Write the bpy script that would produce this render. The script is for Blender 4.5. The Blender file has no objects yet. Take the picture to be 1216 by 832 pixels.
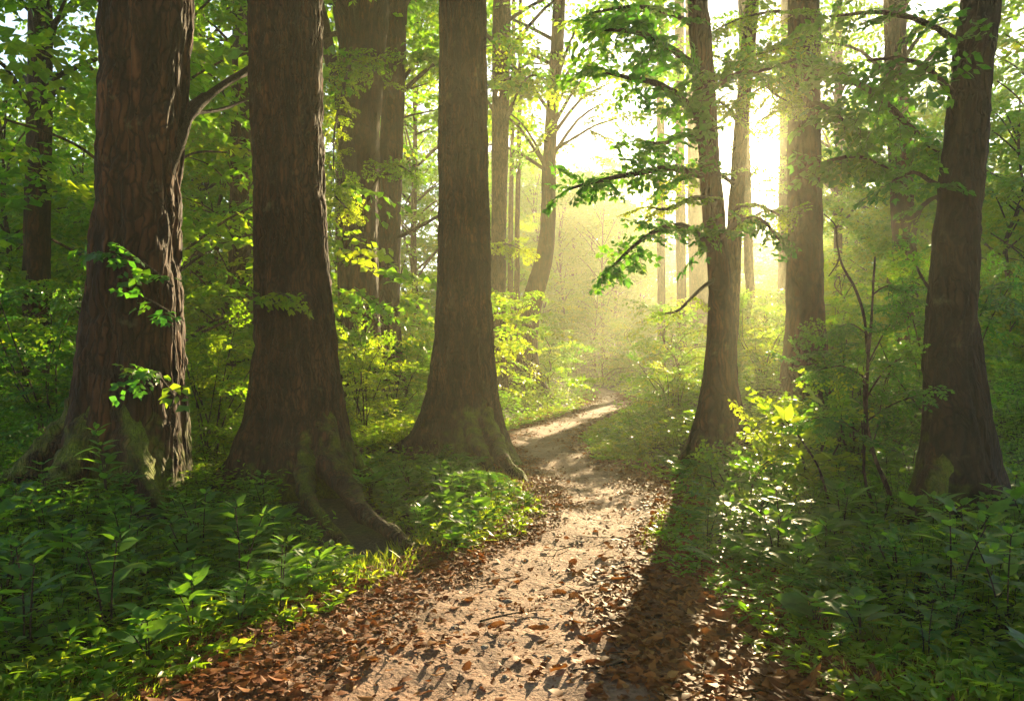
import bpy, math, random
import numpy as np
from mathutils import Vector, Matrix

R0 = np.random.default_rng(7)
random.seed(7)
sc = bpy.context.scene
COL = sc.collection
PI = math.pi

# ------------------------------------------------------------------ camera numbers
F, CX, HY, CH = 900.0, 608.0, 425.0, 1.5
def at(px, py, Y):
    """the world point seen at photo pixel (px,py) when it stands Y metres away"""
    return np.array([(px - CX) / F * Y, Y, CH - (py - HY) / F * Y])

# ------------------------------------------------------------------ noise
def _hash(i, j, k, s):
    h = (i * 374761393 + j * 668265263 + k * 2147483647 + s * 974634677) & 0xffffffff
    h = ((h ^ (h >> 13)) * 1274126177) & 0xffffffff
    h = ((h ^ (h >> 16)) * 2246822519) & 0xffffffff
    return ((h ^ (h >> 15)) & 0xffff) / 65535.0
def vnoise(x, y, z=None, s=0):
    x = np.asarray(x, float); y = np.asarray(y, float)
    z = np.zeros_like(x) if z is None else np.asarray(z, float)
    xi, yi, zi = np.floor(x).astype(np.int64), np.floor(y).astype(np.int64), np.floor(z).astype(np.int64)
    u, v, w = x - xi, y - yi, z - zi
    u = u * u * u * (u * (u * 6 - 15) + 10); v = v * v * v * (v * (v * 6 - 15) + 10); w = w * w * w * (w * (w * 6 - 15) + 10)
    r = 0
    for a in (0, 1):
        for b in (0, 1):
            for c in (0, 1):
                r = r + _hash(xi + a, yi + b, zi + c, s) * (u if a else 1 - u) * (v if b else 1 - v) * (w if c else 1 - w)
    return r * 2 - 1
def sstep(a, b, x):
    t = np.clip((np.asarray(x, float) - a) / (b - a), 0, 1)
    return t * t * (3 - 2 * t)

# ------------------------------------------------------------------ path and terrain
PY = np.array([-25, -5, 0, 3.0, 3.9, 4.6, 5.3, 6.0, 6.68, 7.67, 8.82, 9.6, 10.55, 11.95, 13.4, 15.3, 16.5, 18.0, 20.1, 23.3, 27., 32., 36.5, 42., 50., 62., 90., 260.])
PX = np.array([-1.5, -.5, -.3, -.10, -.03, .06, .22, .48, .74, .97, 1.06, .95, .74, .55, .50, .68, 1.0, 1.5, 2.15, 2.98, 3.55, 3.9, 3.85, 2.2, -0.8, -7., -18., -40.])
PW = np.array([1., 1., 1., 1.0, .95, .9, .80, .68, .60, .64, .78, .76, .62, .60, .66, .76, .76, .72, .68, .64, .62, .6, .6, .6, .6, .6, .6, .6])
_fy = np.linspace(-25, 260, 4000)
_fx = np.interp(_fy, PY, PX); _fw = np.interp(_fy, PY, PW)
for _ in range(3):   # round the polyline off
    k = 6
    _fx = np.convolve(np.pad(_fx, k, mode='edge'), np.ones(2 * k + 1) / (2 * k + 1), 'valid')
def pathx(y): return np.interp(y, _fy, _fx)
def pathw(y): return np.interp(y, _fy, _fw)
def height(x, y):
    x = np.asarray(x, float); y = np.asarray(y, float)
    px, pw = pathx(y), pathw(y)
    dx = x - px; d = np.abs(dx)
    off = sstep(pw * .8, pw + .9, d)
    h = off * (.07 + .07 * (vnoise(x * .5, y * .5, s=3) + .5 * vnoise(x * 1.3, y * 1.3, s=4)))
    far = sstep(10, 30, y)
    h = h + sstep(1.5, 7, d) * (.10 + far * .45) * np.where(dx > 0, 1.0, .8)
    h = h + sstep(pw * .9, pw + 1.6, d) * np.where(dx < 0, .85 * np.exp(-((x - 0.6) / 3.0) ** 2 - ((y - 33) / 6.5) ** 2), .75 * sstep(.2, 3.2, d - pw) * sstep(10.5, 14, y) * (1 - sstep(24, 34, y)))
    h = h + sstep(8, 30, d) * 1.0 * sstep(6, 25, y)
    h = h + 16 * sstep(75, 210, np.hypot(x, y)) * sstep(0, 60, y + 30)
    h = h + .018 * vnoise(x * 2.1, y * 2.1, s=5) + .008 * vnoise(x * 6, y * 6, s=6)
    h = h - .03 * (1 - sstep(0, .8, d / pw))
    return h

# ------------------------------------------------------------------ materials
def new_mat(name):
    m = bpy.data.materials.new(name); m.use_nodes = True
    nt = m.node_tree; nt.nodes.clear()
    return m, nt
def N(nt, t, **kw):
    n = nt.nodes.new(t)
    for k, v in kw.items():
        if k == 'inp':
            for a, b in v.items(): n.inputs[a].default_value = b
        else: setattr(n, k, v)
    return n
def ramp(nt, stops):
    r = nt.nodes.new('ShaderNodeValToRGB')
    el = r.color_ramp.elements
    while len(el) < len(stops): el.new(.5)
    for e, (p, c) in zip(el, stops):
        e.position = p; e.color = (*c, 1)
    return r
def leaf_mat(name, refl, trans, fac=.45, rough=.42, spec=.4, vein=True):
    m, nt = new_mat(name); L = nt.links.new
    a = N(nt, 'ShaderNodeAttribute', attribute_name='tint')
    r1, r2 = ramp(nt, refl), ramp(nt, trans)
    L(a.outputs['Fac'], r1.inputs[0]); L(a.outputs['Fac'], r2.inputs[0])
    geo = N(nt, 'ShaderNodeNewGeometry')
    nz = N(nt, 'ShaderNodeTexNoise', inp={'Scale': 14.0, 'Detail': 3.0})
    L(geo.outputs['Position'], nz.inputs['Vector'])
    mr = N(nt, 'ShaderNodeMapRange', inp={'From Min': .3, 'From Max': .7, 'To Min': .75, 'To Max': 1.25})
    L(nz.outputs['Fac'], mr.inputs['Value'])
    mix1 = N(nt, 'ShaderNodeVectorMath', operation='SCALE'); L(r1.outputs[0], mix1.inputs[0]); L(mr.outputs[0], mix1.inputs['Scale'])
    mix2 = N(nt, 'ShaderNodeVectorMath', operation='SCALE'); L(r2.outputs[0], mix2.inputs[0]); L(mr.outputs[0], mix2.inputs['Scale'])
    p = N(nt, 'ShaderNodeBsdfPrincipled', inp={'Roughness': rough, 'Specular IOR Level': spec})
    L(mix1.outputs[0], p.inputs['Base Color'])
    t = N(nt, 'ShaderNodeBsdfTranslucent'); L(mix2.outputs[0], t.inputs['Color'])
    mx = N(nt, 'ShaderNodeMixShader', inp={0: fac}); L(p.outputs[0], mx.inputs[1]); L(t.outputs[0], mx.inputs[2])
    o = N(nt, 'ShaderNodeOutputMaterial'); L(mx.outputs[0], o.inputs[0])
    return m
def bark_mat(name, c0, c1, c2, moss=True, sc_=1.0):
    m, nt = new_mat(name); L = nt.links.new
    tc = N(nt, 'ShaderNodeTexCoord')
    mp = N(nt, 'ShaderNodeMapping'); mp.inputs['Scale'].default_value = (11 * sc_, 11 * sc_, 1.7 * sc_)
    L(tc.outputs['Object'], mp.inputs[0])
    n1 = N(nt, 'ShaderNodeTexNoise', inp={'Scale': 1.0, 'Detail': 6.0, 'Roughness': .62, 'Distortion': .5}); L(mp.outputs[0], n1.inputs['Vector'])
    n2 = N(nt, 'ShaderNodeTexNoise', inp={'Scale': 1.6, 'Detail': 4.0}); L(tc.outputs['Object'], n2.inputs['Vector'])
    n3 = N(nt, 'ShaderNodeTexNoise', inp={'Scale': 55.0, 'Detail': 3.0}); L(tc.outputs['Object'], n3.inputs['Vector'])
    r = ramp(nt, [(.3, c0), (.5, c1), (.72, c2)]); L(n1.outputs['Fac'], r.inputs[0])
    hs = N(nt, 'ShaderNodeHueSaturation'); L(r.outputs[0], hs.inputs['Color'])
    mr = N(nt, 'ShaderNodeMapRange', inp={'From Min': .3, 'From Max': .7, 'To Min': .65, 'To Max': 1.35}); L(n2.outputs['Fac'], mr.inputs['Value'])
    L(mr.outputs[0], hs.inputs['Value'])
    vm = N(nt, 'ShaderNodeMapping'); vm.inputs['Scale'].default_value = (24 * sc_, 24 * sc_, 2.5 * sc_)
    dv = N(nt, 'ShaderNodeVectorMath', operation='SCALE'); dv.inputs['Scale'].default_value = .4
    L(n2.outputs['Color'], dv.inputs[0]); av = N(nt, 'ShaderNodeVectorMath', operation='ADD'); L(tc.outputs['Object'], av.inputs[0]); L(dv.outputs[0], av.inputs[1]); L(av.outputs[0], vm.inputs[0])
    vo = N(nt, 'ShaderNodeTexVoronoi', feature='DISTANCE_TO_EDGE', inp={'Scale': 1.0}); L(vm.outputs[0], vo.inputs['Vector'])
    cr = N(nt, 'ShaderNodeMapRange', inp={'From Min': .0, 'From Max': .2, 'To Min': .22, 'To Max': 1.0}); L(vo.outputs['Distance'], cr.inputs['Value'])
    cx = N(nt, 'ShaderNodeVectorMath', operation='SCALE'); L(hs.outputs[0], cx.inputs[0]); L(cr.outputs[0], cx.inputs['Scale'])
    li = N(nt, 'ShaderNodeTexNoise', inp={'Scale': 3.2, 'Detail': 7.0, 'Roughness': .7}); L(tc.outputs['Object'], li.inputs['Vector'])
    lm = N(nt, 'ShaderNodeMapRange', inp={'From Min': .60, 'From Max': .70, 'To Min': 0.0, 'To Max': .5}); L(li.outputs['Fac'], lm.inputs['Value'])
    lx = N(nt, 'ShaderNodeMixRGB', inp={2: (.13, .115, .06, 1)}); L(lm.outputs[0], lx.inputs[0]); L(cx.outputs[0], lx.inputs[1])
    col = lx.outputs[0]
    if moss:
        a = N(nt, 'ShaderNodeAttribute', attribute_name='moss')
        ns = N(nt, 'ShaderNodeTexNoise', inp={'Scale': 9.0, 'Detail': 5.0}); L(tc.outputs['Object'], ns.inputs['Vector'])
        ad = N(nt, 'ShaderNodeMath', operation='ADD'); L(a.outputs['Fac'], ad.inputs[0]); L(ns.outputs['Fac'], ad.inputs[1])
        mm = N(nt, 'ShaderNodeMapRange', inp={'From Min': .72, 'From Max': 1.28, 'To Min': 0.0, 'To Max': 1.0}); L(ad.outputs[0], mm.inputs['Value'])
        rm = ramp(nt, [(.3, (.055, .08, .008)), (.7, (.19, .23, .015))]); L(n3.outputs['Fac'], rm.inputs[0])
        mc = N(nt, 'ShaderNodeMixRGB'); L(mm.outputs[0], mc.inputs[0]); L(col, mc.inputs[1]); L(rm.outputs[0], mc.inputs[2])
        col = mc.outputs[0]
    p = N(nt, 'ShaderNodeBsdfPrincipled', inp={'Roughness': .85, 'Specular IOR Level': .25}); L(col, p.inputs['Base Color'])
    b0 = N(nt, 'ShaderNodeBump', inp={'Strength': .9, 'Distance': .025}); L(cr.outputs[0], b0.inputs['Height'])
    b1 = N(nt, 'ShaderNodeBump', inp={'Strength': .9, 'Distance': .035}); L(n1.outputs['Fac'], b1.inputs['Height']); L(b0.outputs[0], b1.inputs['Normal'])
    b2 = N(nt, 'ShaderNodeBump', inp={'Strength': .5, 'Distance': .008}); L(n3.outputs['Fac'], b2.inputs['Height']); L(b1.outputs[0], b2.inputs['Normal'])
    L(b2.outputs[0], p.inputs['Normal'])
    o = N(nt, 'ShaderNodeOutputMaterial'); L(p.outputs[0], o.inputs[0])
    return m
M = {}
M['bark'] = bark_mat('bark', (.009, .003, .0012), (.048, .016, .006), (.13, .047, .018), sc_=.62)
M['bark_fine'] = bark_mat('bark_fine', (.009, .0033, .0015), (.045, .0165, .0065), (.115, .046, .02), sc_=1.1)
M['bark_dark'] = bark_mat('bark_dark', (.007, .004, .002), (.024, .012, .006), (.055, .028, .013))
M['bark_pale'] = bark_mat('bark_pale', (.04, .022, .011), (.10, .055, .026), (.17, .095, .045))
M['twig'] = bark_mat('twig_bark', (.03, .018, .01), (.06, .036, .02), (.1, .06, .035), moss=False, sc_=3)
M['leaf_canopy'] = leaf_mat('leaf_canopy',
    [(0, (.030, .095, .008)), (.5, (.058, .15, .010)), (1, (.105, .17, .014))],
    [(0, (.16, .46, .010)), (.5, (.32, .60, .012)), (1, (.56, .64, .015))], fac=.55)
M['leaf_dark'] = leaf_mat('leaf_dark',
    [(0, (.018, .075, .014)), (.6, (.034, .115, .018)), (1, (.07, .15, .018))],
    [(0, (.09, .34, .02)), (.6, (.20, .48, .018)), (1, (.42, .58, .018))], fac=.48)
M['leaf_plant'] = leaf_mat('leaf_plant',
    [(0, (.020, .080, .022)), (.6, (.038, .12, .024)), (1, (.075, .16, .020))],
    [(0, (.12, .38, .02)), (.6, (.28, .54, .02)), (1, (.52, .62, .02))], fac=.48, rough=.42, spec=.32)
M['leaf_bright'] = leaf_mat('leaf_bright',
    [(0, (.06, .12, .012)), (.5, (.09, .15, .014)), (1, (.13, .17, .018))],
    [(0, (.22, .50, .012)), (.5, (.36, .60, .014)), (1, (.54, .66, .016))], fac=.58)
M['grass'] = leaf_mat('grass_blades',
    [(0, (.045, .085, .012)), (.5, (.08, .12, .015)), (1, (.12, .14, .02))],
    [(0, (.22, .42, .012)), (.5, (.40, .54, .015)), (1, (.56, .56, .02))], fac=.5)
M['litter'] = leaf_mat('dead_leaves',
    [(0, (.07, .020, .008)), (.35, (.16, .045, .012)), (.65, (.27, .082, .016)), (1, (.32, .16, .05))],
    [(0, (.10, .03, .01)), (.5, (.25, .08, .015)), (1, (.3, .13, .03))], fac=.25, rough=.65, spec=.2)

def ground_mat():
    m, nt = new_mat('forest_soil'); L = nt.links.new
    geo = N(nt, 'ShaderNodeNewGeometry')
    n1 = N(nt, 'ShaderNodeTexNoise', inp={'Scale': 1.2, 'Detail': 6.0}); L(geo.outputs['Position'], n1.inputs['Vector'])
    n2 = N(nt, 'ShaderNodeTexNoise', inp={'Scale': 24.0, 'Detail': 5.0}); L(geo.outputs['Position'], n2.inputs['Vector'])
    r1 = ramp(nt, [(.35, (.03, .024, .012)), (.52, (.05, .045, .015)), (.65, (.045, .07, .014))]); L(n1.outputs['Fac'], r1.inputs[0])
    r2 = ramp(nt, [(.3, (.4, .4, .4)), (.7, (1.5, 1.4, 1.3))]); L(n2.outputs['Fac'], r2.inputs[0])
    mx = N(nt, 'ShaderNodeMixRGB', blend_type='MULTIPLY', inp={0: 1.0}); L(r1.outputs[0], mx.inputs[1]); L(r2.outputs[0], mx.inputs[2])
    p = N(nt, 'ShaderNodeBsdfPrincipled', inp={'Roughness': .9}); L(mx.outputs[0], p.inputs['Base Color'])
    b = N(nt, 'ShaderNodeBump', inp={'Strength': .8, 'Distance': .04}); L(n2.outputs['Fac'], b.inputs['Height']); L(b.outputs[0], p.inputs['Normal'])
    o = N(nt, 'ShaderNodeOutputMaterial'); L(p.outputs[0], o.inputs[0])
    return m
def path_mat():
    m, nt = new_mat('trodden_earth'); L = nt.links.new
    geo = N(nt, 'ShaderNodeNewGeometry'); pos = geo.outputs['Position']
    n1 = N(nt, 'ShaderNodeTexNoise', inp={'Scale': 2.2, 'Detail': 5.0}); L(pos, n1.inputs['Vector'])
    n2 = N(nt, 'ShaderNodeTexNoise', inp={'Scale': 32.0, 'Detail': 6.0, 'Roughness': .65}); L(pos, n2.inputs['Vector'])
    v = N(nt, 'ShaderNodeTexVoronoi', inp={'Scale': 40.0}); L(pos, v.inputs['Vector'])
    n4 = N(nt, 'ShaderNodeTexNoise', inp={'Scale': 9.0, 'Detail': 4.0}); L(pos, n4.inputs['Vector'])
    a = N(nt, 'ShaderNodeAttribute', attribute_name='edge')
    r1 = ramp(nt, [(.3, (.19, .095, .06)), (.5, (.28, .15, .095)), (.7, (.35, .205, .14))]); L(n1.outputs['Fac'], r1.inputs[0])
    r2 = ramp(nt, [(.32, (.45, .4, .36)), (.5, (.95, .95, .95)), (.7, (1.2, 1.2, 1.2))]); L(n2.outputs['Fac'], r2.inputs[0])
    mx = N(nt, 'ShaderNodeMixRGB', blend_type='MULTIPLY', inp={0: .85}); L(r1.outputs[0], mx.inputs[1]); L(r2.outputs[0], mx.inputs[2])
    # leaf mould crumbs towards the edges
    ad = N(nt, 'ShaderNodeMath', operation='ADD'); L(a.outputs['Fac'], ad.inputs[0]); L(n4.outputs['Fac'], ad.inputs[1])
    mm = N(nt, 'ShaderNodeMapRange', inp={'From Min': .82, 'From Max': 1.2}); L(ad.outputs[0], mm.inputs['Value'])
    rl = ramp(nt, [(.2, (.05, .022, .012)), (.55, (.12, .05, .022)), (.8, (.2, .08, .03))]); L(n2.outputs['Fac'], rl.inputs[0])
    m2 = N(nt, 'ShaderNodeMixRGB'); L(mm.outputs[0], m2.inputs[0]); L(mx.outputs[0], m2.inputs[1]); L(rl.outputs[0], m2.inputs[2])
    p = N(nt, 'ShaderNodeBsdfPrincipled', inp={'Roughness': .82, 'Specular IOR Level': .3}); L(m2.outputs[0], p.inputs['Base Color'])
    b0 = N(nt, 'ShaderNodeBump', inp={'Strength': .7, 'Distance': .03}); L(n4.outputs['Fac'], b0.inputs['Height'])
    b1 = N(nt, 'ShaderNodeBump', inp={'Strength': .9, 'Distance': .022}); L(n2.outputs['Fac'], b1.inputs['Height']); L(b0.outputs[0], b1.inputs['Normal'])
    b2 = N(nt, 'ShaderNodeBump', inp={'Strength': .5, 'Distance': .008}); L(v.outputs['Distance'], b2.inputs['Height']); L(b1.outputs[0], b2.inputs['Normal'])
    L(b2.outputs[0], p.inputs['Normal'])
    o = N(nt, 'ShaderNodeOutputMaterial'); L(p.outputs[0], o.inputs[0])
    return m
M['ground'] = ground_mat(); M['path'] = path_mat()
def stone_mat():
    m, nt = new_mat('stone'); L = nt.links.new
    tc = N(nt, 'ShaderNodeTexCoord')
    n = N(nt, 'ShaderNodeTexNoise', inp={'Scale': 30.0, 'Detail': 5.0}); L(tc.outputs['Object'], n.inputs['Vector'])
    r = ramp(nt, [(.3, (.10, .075, .055)), (.7, (.28, .22, .17))]); L(n.outputs['Fac'], r.inputs[0])
    p = N(nt, 'ShaderNodeBsdfPrincipled', inp={'Roughness': .8}); L(r.outputs[0], p.inputs['Base Color'])
    b = N(nt, 'ShaderNodeBump', inp={'Strength': .6, 'Distance': .01}); L(n.outputs['Fac'], b.inputs['Height']); L(b.outputs[0], p.inputs['Normal'])
    o = N(nt, 'ShaderNodeOutputMaterial'); L(p.outputs[0], o.inputs[0])
    return m
M['stone'] = stone_mat()

# ------------------------------------------------------------------ mesh building
class MB:
    def __init__(s): s.v = []; s.a = []; s.f3 = []; s.f4 = []; s.m3 = []; s.m4 = []; s.n = 0
    def add(s, v, tris=None, quads=None, attr=None, mat=0):
        v = np.asarray(v, np.float32).reshape(-1, 3)
        s.v.append(v); s.a.append(np.zeros(len(v), np.float32) if attr is None else np.asarray(attr, np.float32))
        if tris is not None and len(tris): s.f3.append(np.asarray(tris, np.int32) + s.n); s.m3.append(np.full(len(tris), mat, np.int32))
        if quads is not None and len(quads): s.f4.append(np.asarray(quads, np.int32) + s.n); s.m4.append(np.full(len(quads), mat, np.int32))
        s.n += len(v)
    def mesh(s, name, mats, attr='tint', smooth=True):
        v = np.concatenate(s.v); a = np.concatenate(s.a)
        f3 = np.concatenate(s.f3) if s.f3 else np.zeros((0, 3), np.int32)
        f4 = np.concatenate(s.f4) if s.f4 else np.zeros((0, 4), np.int32)
        mi = np.concatenate((s.m3 if s.m3 else []) + (s.m4 if s.m4 else []))
        me = bpy.data.meshes.new(name)
        me.vertices.add(len(v)); me.vertices.foreach_set('co', v.ravel())
        loops = np.concatenate([f3.ravel(), f4.ravel()])
        me.loops.add(len(loops)); me.loops.foreach_set('vertex_index', loops)
        st = np.concatenate([np.arange(len(f3)) * 3, len(f3) * 3 + np.arange(len(f4)) * 4]).astype(np.int32)
        me.polygons.add(len(st)); me.polygons.foreach_set('loop_start', st)
        me.polygons.foreach_set('material_index', mi)
        for m in mats: me.materials.append(m)
        at_ = me.attributes.new(attr, 'FLOAT', 'POINT'); at_.data.foreach_set('value', a)
        me.update(calc_edges=True)
        me.polygons.foreach_set('use_smooth', np.full(len(st), smooth, bool))
        return me
def link(name, data, parent=None, loc=None):
    o = bpy.data.objects.new(name, data); COL.objects.link(o)
    if parent is not None: o.parent = parent
    if loc is not None: o.location = loc
    return o
def tag(o, label, cat=None, group=None, kind=None):
    if label: o['label'] = label
    if cat: o['category'] = cat
    if group: o['group'] = group
    if kind: o['kind'] = kind
    return o
def thing(name, label, cat, loc, group=None, rz=0, s=1):
    o = link(name, None, None, loc); o.rotation_euler.z = rz; o.scale = (s, s, s); o.empty_display_size = .2
    return tag(o, label, cat, group)

# ------------------------------------------------------------------ leaves
def nrm(v): v = np.asarray(v, float); return v / np.maximum(np.linalg.norm(v, axis=-1, keepdims=True), 1e-9)
def frames(d, up):
    y = nrm(d); x = nrm(np.cross(y, up)); z = np.cross(x, y)
    return np.stack([x, y, z], -1)       # columns
LEAF8 = (np.array([[0, 0, 0], [-.25, .22, .05], [.25, .22, .05], [0, .25, 0], [-.27, .55, .045], [.27, .55, .045], [0, .58, -.02], [-.12, .83, -.03], [.12, .83, -.03], [0, .84, -.06], [0, 1.08, -.14]]),
         np.array([[0, 3, 1], [0, 2, 3], [7, 9, 10], [9, 8, 10]]), np.array([[1, 3, 6, 4], [3, 2, 5, 6], [4, 6, 9, 7], [6, 5, 8, 9]]))
LEAF6 = (np.array([[0, 0, 0], [-.3, .38, .05], [.3, .38, .05], [0, .42, -.01], [-.17, .75, -.02], [.17, .75, -.02], [0, 1.05, -.12]]),
         np.array([[0, 3, 1], [0, 2, 3], [4, 3, 6], [3, 5, 6], [1, 3, 4], [3, 2, 5]]), None)
LEAF4 = (np.array([[0, 0, 0], [-.3, .45, .06], [.3, .45, .06], [0, 1.0, -.1]]), np.array([[0, 3, 1], [0, 2, 3]]), None)
NEEDLE = (np.array([[-.05, 0, 0], [.05, 0, 0], [.035, .55, .0], [-.035, .55, .0], [0, 1, -.12]]), np.array([[3, 2, 4]]), np.array([[0, 1, 2, 3]]))
def put_leaves(mb, tm, P, Mx, S, tint, W=1.0, mat=0):
    tv, tt, tq = tm
    n, k = len(P), len(tv)
    if n == 0: return
    tvv = tv[None] * np.array([1, 1, 1]) * np.asarray(S)[:, None, None]
    tvv[:, :, 0] *= np.broadcast_to(np.asarray(W, float), (n,))[:, None]
    v = np.einsum('nij,nkj->nki', Mx, tvv) + np.asarray(P)[:, None, :]
    base = (np.arange(n) * k)[:, None, None]
    tr = (tt[None] + base).reshape(-1, 3)
    qd = None if tq is None else (tq[None] + base).reshape(-1, 4)
    mb.add(v.reshape(-1, 3), tr, qd, np.repeat(tint, k), mat)
def put_twigs(mb, A, B, ra, rb, mat=1):
    """thin three sided sticks from A to B"""
    A = np.asarray(A, float).reshape(-1, 3); B = np.asarray(B, float).reshape(-1, 3); n = len(A)
    if n == 0: return
    fr = frames(B - A, np.array([.3, .2, 1.0]))
    an = np.arange(3) * 2 * PI / 3
    c = np.stack([np.cos(an), 0 * an, np.sin(an)], -1)
    off = np.einsum('nij,kj->nki', fr, c)
    ra = np.broadcast_to(ra, (n,))[:, None, None]; rb = np.broadcast_to(rb, (n,))[:, None, None]
    v = np.concatenate([A[:, None] + off * ra, B[:, None] + off * rb], 1)
    q = np.array([[0, 1, 4, 3], [1, 2, 5, 4], [2, 0, 3, 5]])
    mb.add(v.reshape(-1, 3), None, (q[None] + (np.arange(n) * 6)[:, None, None]).reshape(-1, 4), np.full(n * 6, .5), mat)

def make_spray(rng, L=1.0, leaf=.1, nside=6, gap=.55, flat=.3, droop=.22):
    """a flat leafy twig along +Y; leaves as (P, M, S) and twigs as (A, B)"""
    P, D, U, S, TA, TB = [], [], [], [], [], []
    def axis(p0, d, ln, lf):
        n = max(2, int(ln / (lf * gap)))
        pts = []; p = p0.copy(); dd = d.copy()
        for i in range(n + 1):
            pts.append(p.copy()); dd = nrm(dd + np.array([rng.normal(0, .05), 0, -droop / n * 1.2 + rng.normal(0, .03)])); p = p + dd * ln / n
        for i in range(1, n + 1):
            TA.append(pts[i - 1]); TB.append(pts[i])
            t = i / n
            tan = nrm(pts[i] - pts[i - 1]); side = nrm(np.cross(tan, [0, 0, 1.]))
            sgn = 1 if i % 2 else -1
            dirs = [tan * .62 + sgn * side * .8] if i < n else [tan, tan * .6 + side * .8, tan * .6 - side * .8]
            if i < n and rng.random() < .45: dirs.append(tan * .5 - sgn * side * .85)
            for q in dirs:
                P.append(pts[i]); D.append(q + rng.normal(0, .22, 3) + np.array([0, 0, -.18])); U.append(np.array([0, 0, 1.]) + rng.normal(0, flat, 3))
                S.append(lf * (1 - .3 * t) * rng.uniform(.7, 1.25))
        return pts
    main = axis(np.zeros(3), np.array([0, 1., .12]), L, leaf)
    for k in range(nside):
        t = .12 + .8 * k / nside
        p = main[min(len(main) - 1, int(t * (len(main) - 1)))]
        sg = 1 if k % 2 else -1
        an = math.radians(rng.uniform(38, 62)) * sg
        axis(p, np.array([math.sin(an), math.cos(an), rng.normal(0, .1)]), L * (.5 * (1 - t) + .14) * rng.uniform(.8, 1.2), leaf)
    P = np.array(P); return dict(P=P, M=frames(np.array(D), np.array(U)), S=np.array(S), A=np.array(TA), B=np.array(TB))
_r = np.random.default_rng(11)
SPRAYS = [make_spray(_r, 1.0, .125, 7, flat=.5, gap=.5) for _ in range(6)]          # ordinary
SPRAYS_MID = [make_spray(np.random.default_rng(950 + i), 1.0, .22, 4, gap=.5, flat=.55, droop=.3) for i in range(6)]
SPRIG = [make_spray(np.random.default_rng(970 + i), 1.0, .36, 2, gap=.5, flat=.35, droop=.25) for i in range(4)]
SPRAYS_BIG = [make_spray(_r, 1.0, .20, 5, gap=.55, flat=.4) for _ in range(5)]  # larger leaves
SPRAYS_FAR = [make_spray(np.random.default_rng(900 + i), 1.0, .16, 5, gap=.65, flat=.65) for i in range(5)]
def place_sprays(mb, rng, lib, P, D, scale, tm=LEAF6, tint=(.5, .25), twigs=True, roll=.3, trad=.006):
    """sprays with origin P heading D; one tint level per spray with jitter per leaf"""
    for i in range(len(P)):
        sp = lib[rng.integers(len(lib))]
        up = np.array([0, 0, 1.]) + rng.normal(0, roll, 3)
        fr = frames(D[i], up); s = scale[i]
        lp = P[i] + s * sp['P'] @ fr.T
        lm = np.einsum('ij,njk->nik', fr, sp['M'])
        t0 = rng.normal(tint[0], tint[1])
        put_leaves(mb, tm, lp, lm, sp['S'] * s, np.clip(t0 + rng.normal(0, .12, len(lp)), 0, 1), W=rng.uniform(.95, 1.4))
        if twigs:
            put_twigs(mb, P[i] + s * sp['A'] @ fr.T, P[i] + s * sp['B'] @ fr.T, trad * s, trad * .7 * s)

# ------------------------------------------------------------------ trunks, limbs
def catmull(pts, n):
    pts = np.asarray(pts, float); k = len(pts)
    t = np.linspace(0, k - 1, n); i = np.clip(t.astype(int), 0, k - 2); u = (t - i)[:, None]
    p0 = pts[np.maximum(i - 1, 0)]; p1 = pts[i]; p2 = pts[i + 1]; p3 = pts[np.minimum(i + 2, k - 1)]
    return .5 * (2 * p1 + (p2 - p0) * u + (2 * p0 - 5 * p1 + 4 * p2 - p3) * u ** 2 + (3 * p1 - p0 - 3 * p2 + p3) * u ** 3)
def grid_quads(nr, nc):
    i, j = np.meshgrid(np.arange(nr - 1), np.arange(nc), indexing='ij')
    j2 = (j + 1) % nc
    return np.stack([i * nc + j, i * nc + j2, (i + 1) * nc + j2, (i + 1) * nc + j], -1).reshape(-1, 4)
def bark_disp(u, v, w, seed, amp, freq=1.0):
    """furrowed bark: long upright plates between dark cracks"""
    o = seed * 17.3
    wx = .35 * vnoise(u * 2, v * 2, w * .8 + o, 21)
    a = vnoise(u * 8 * freq + wx * 3 + o, v * 8 * freq + wx * 3, w * 1.0 * freq + o, 22)
    b = vnoise(u * 17 * freq + o + wx * 4, v * 17 * freq, w * 2.4 * freq, 23)
    c = vnoise(u * 40 * freq, v * 40 * freq + o, w * 9 * freq, 24)
    ridge = np.minimum(np.abs(a) * 2.6, 1.0) * .62 + np.minimum(np.abs(b) * 2.4, 1.0) *   .3 + c * .2
    return (ridge - .6) * amp
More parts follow.
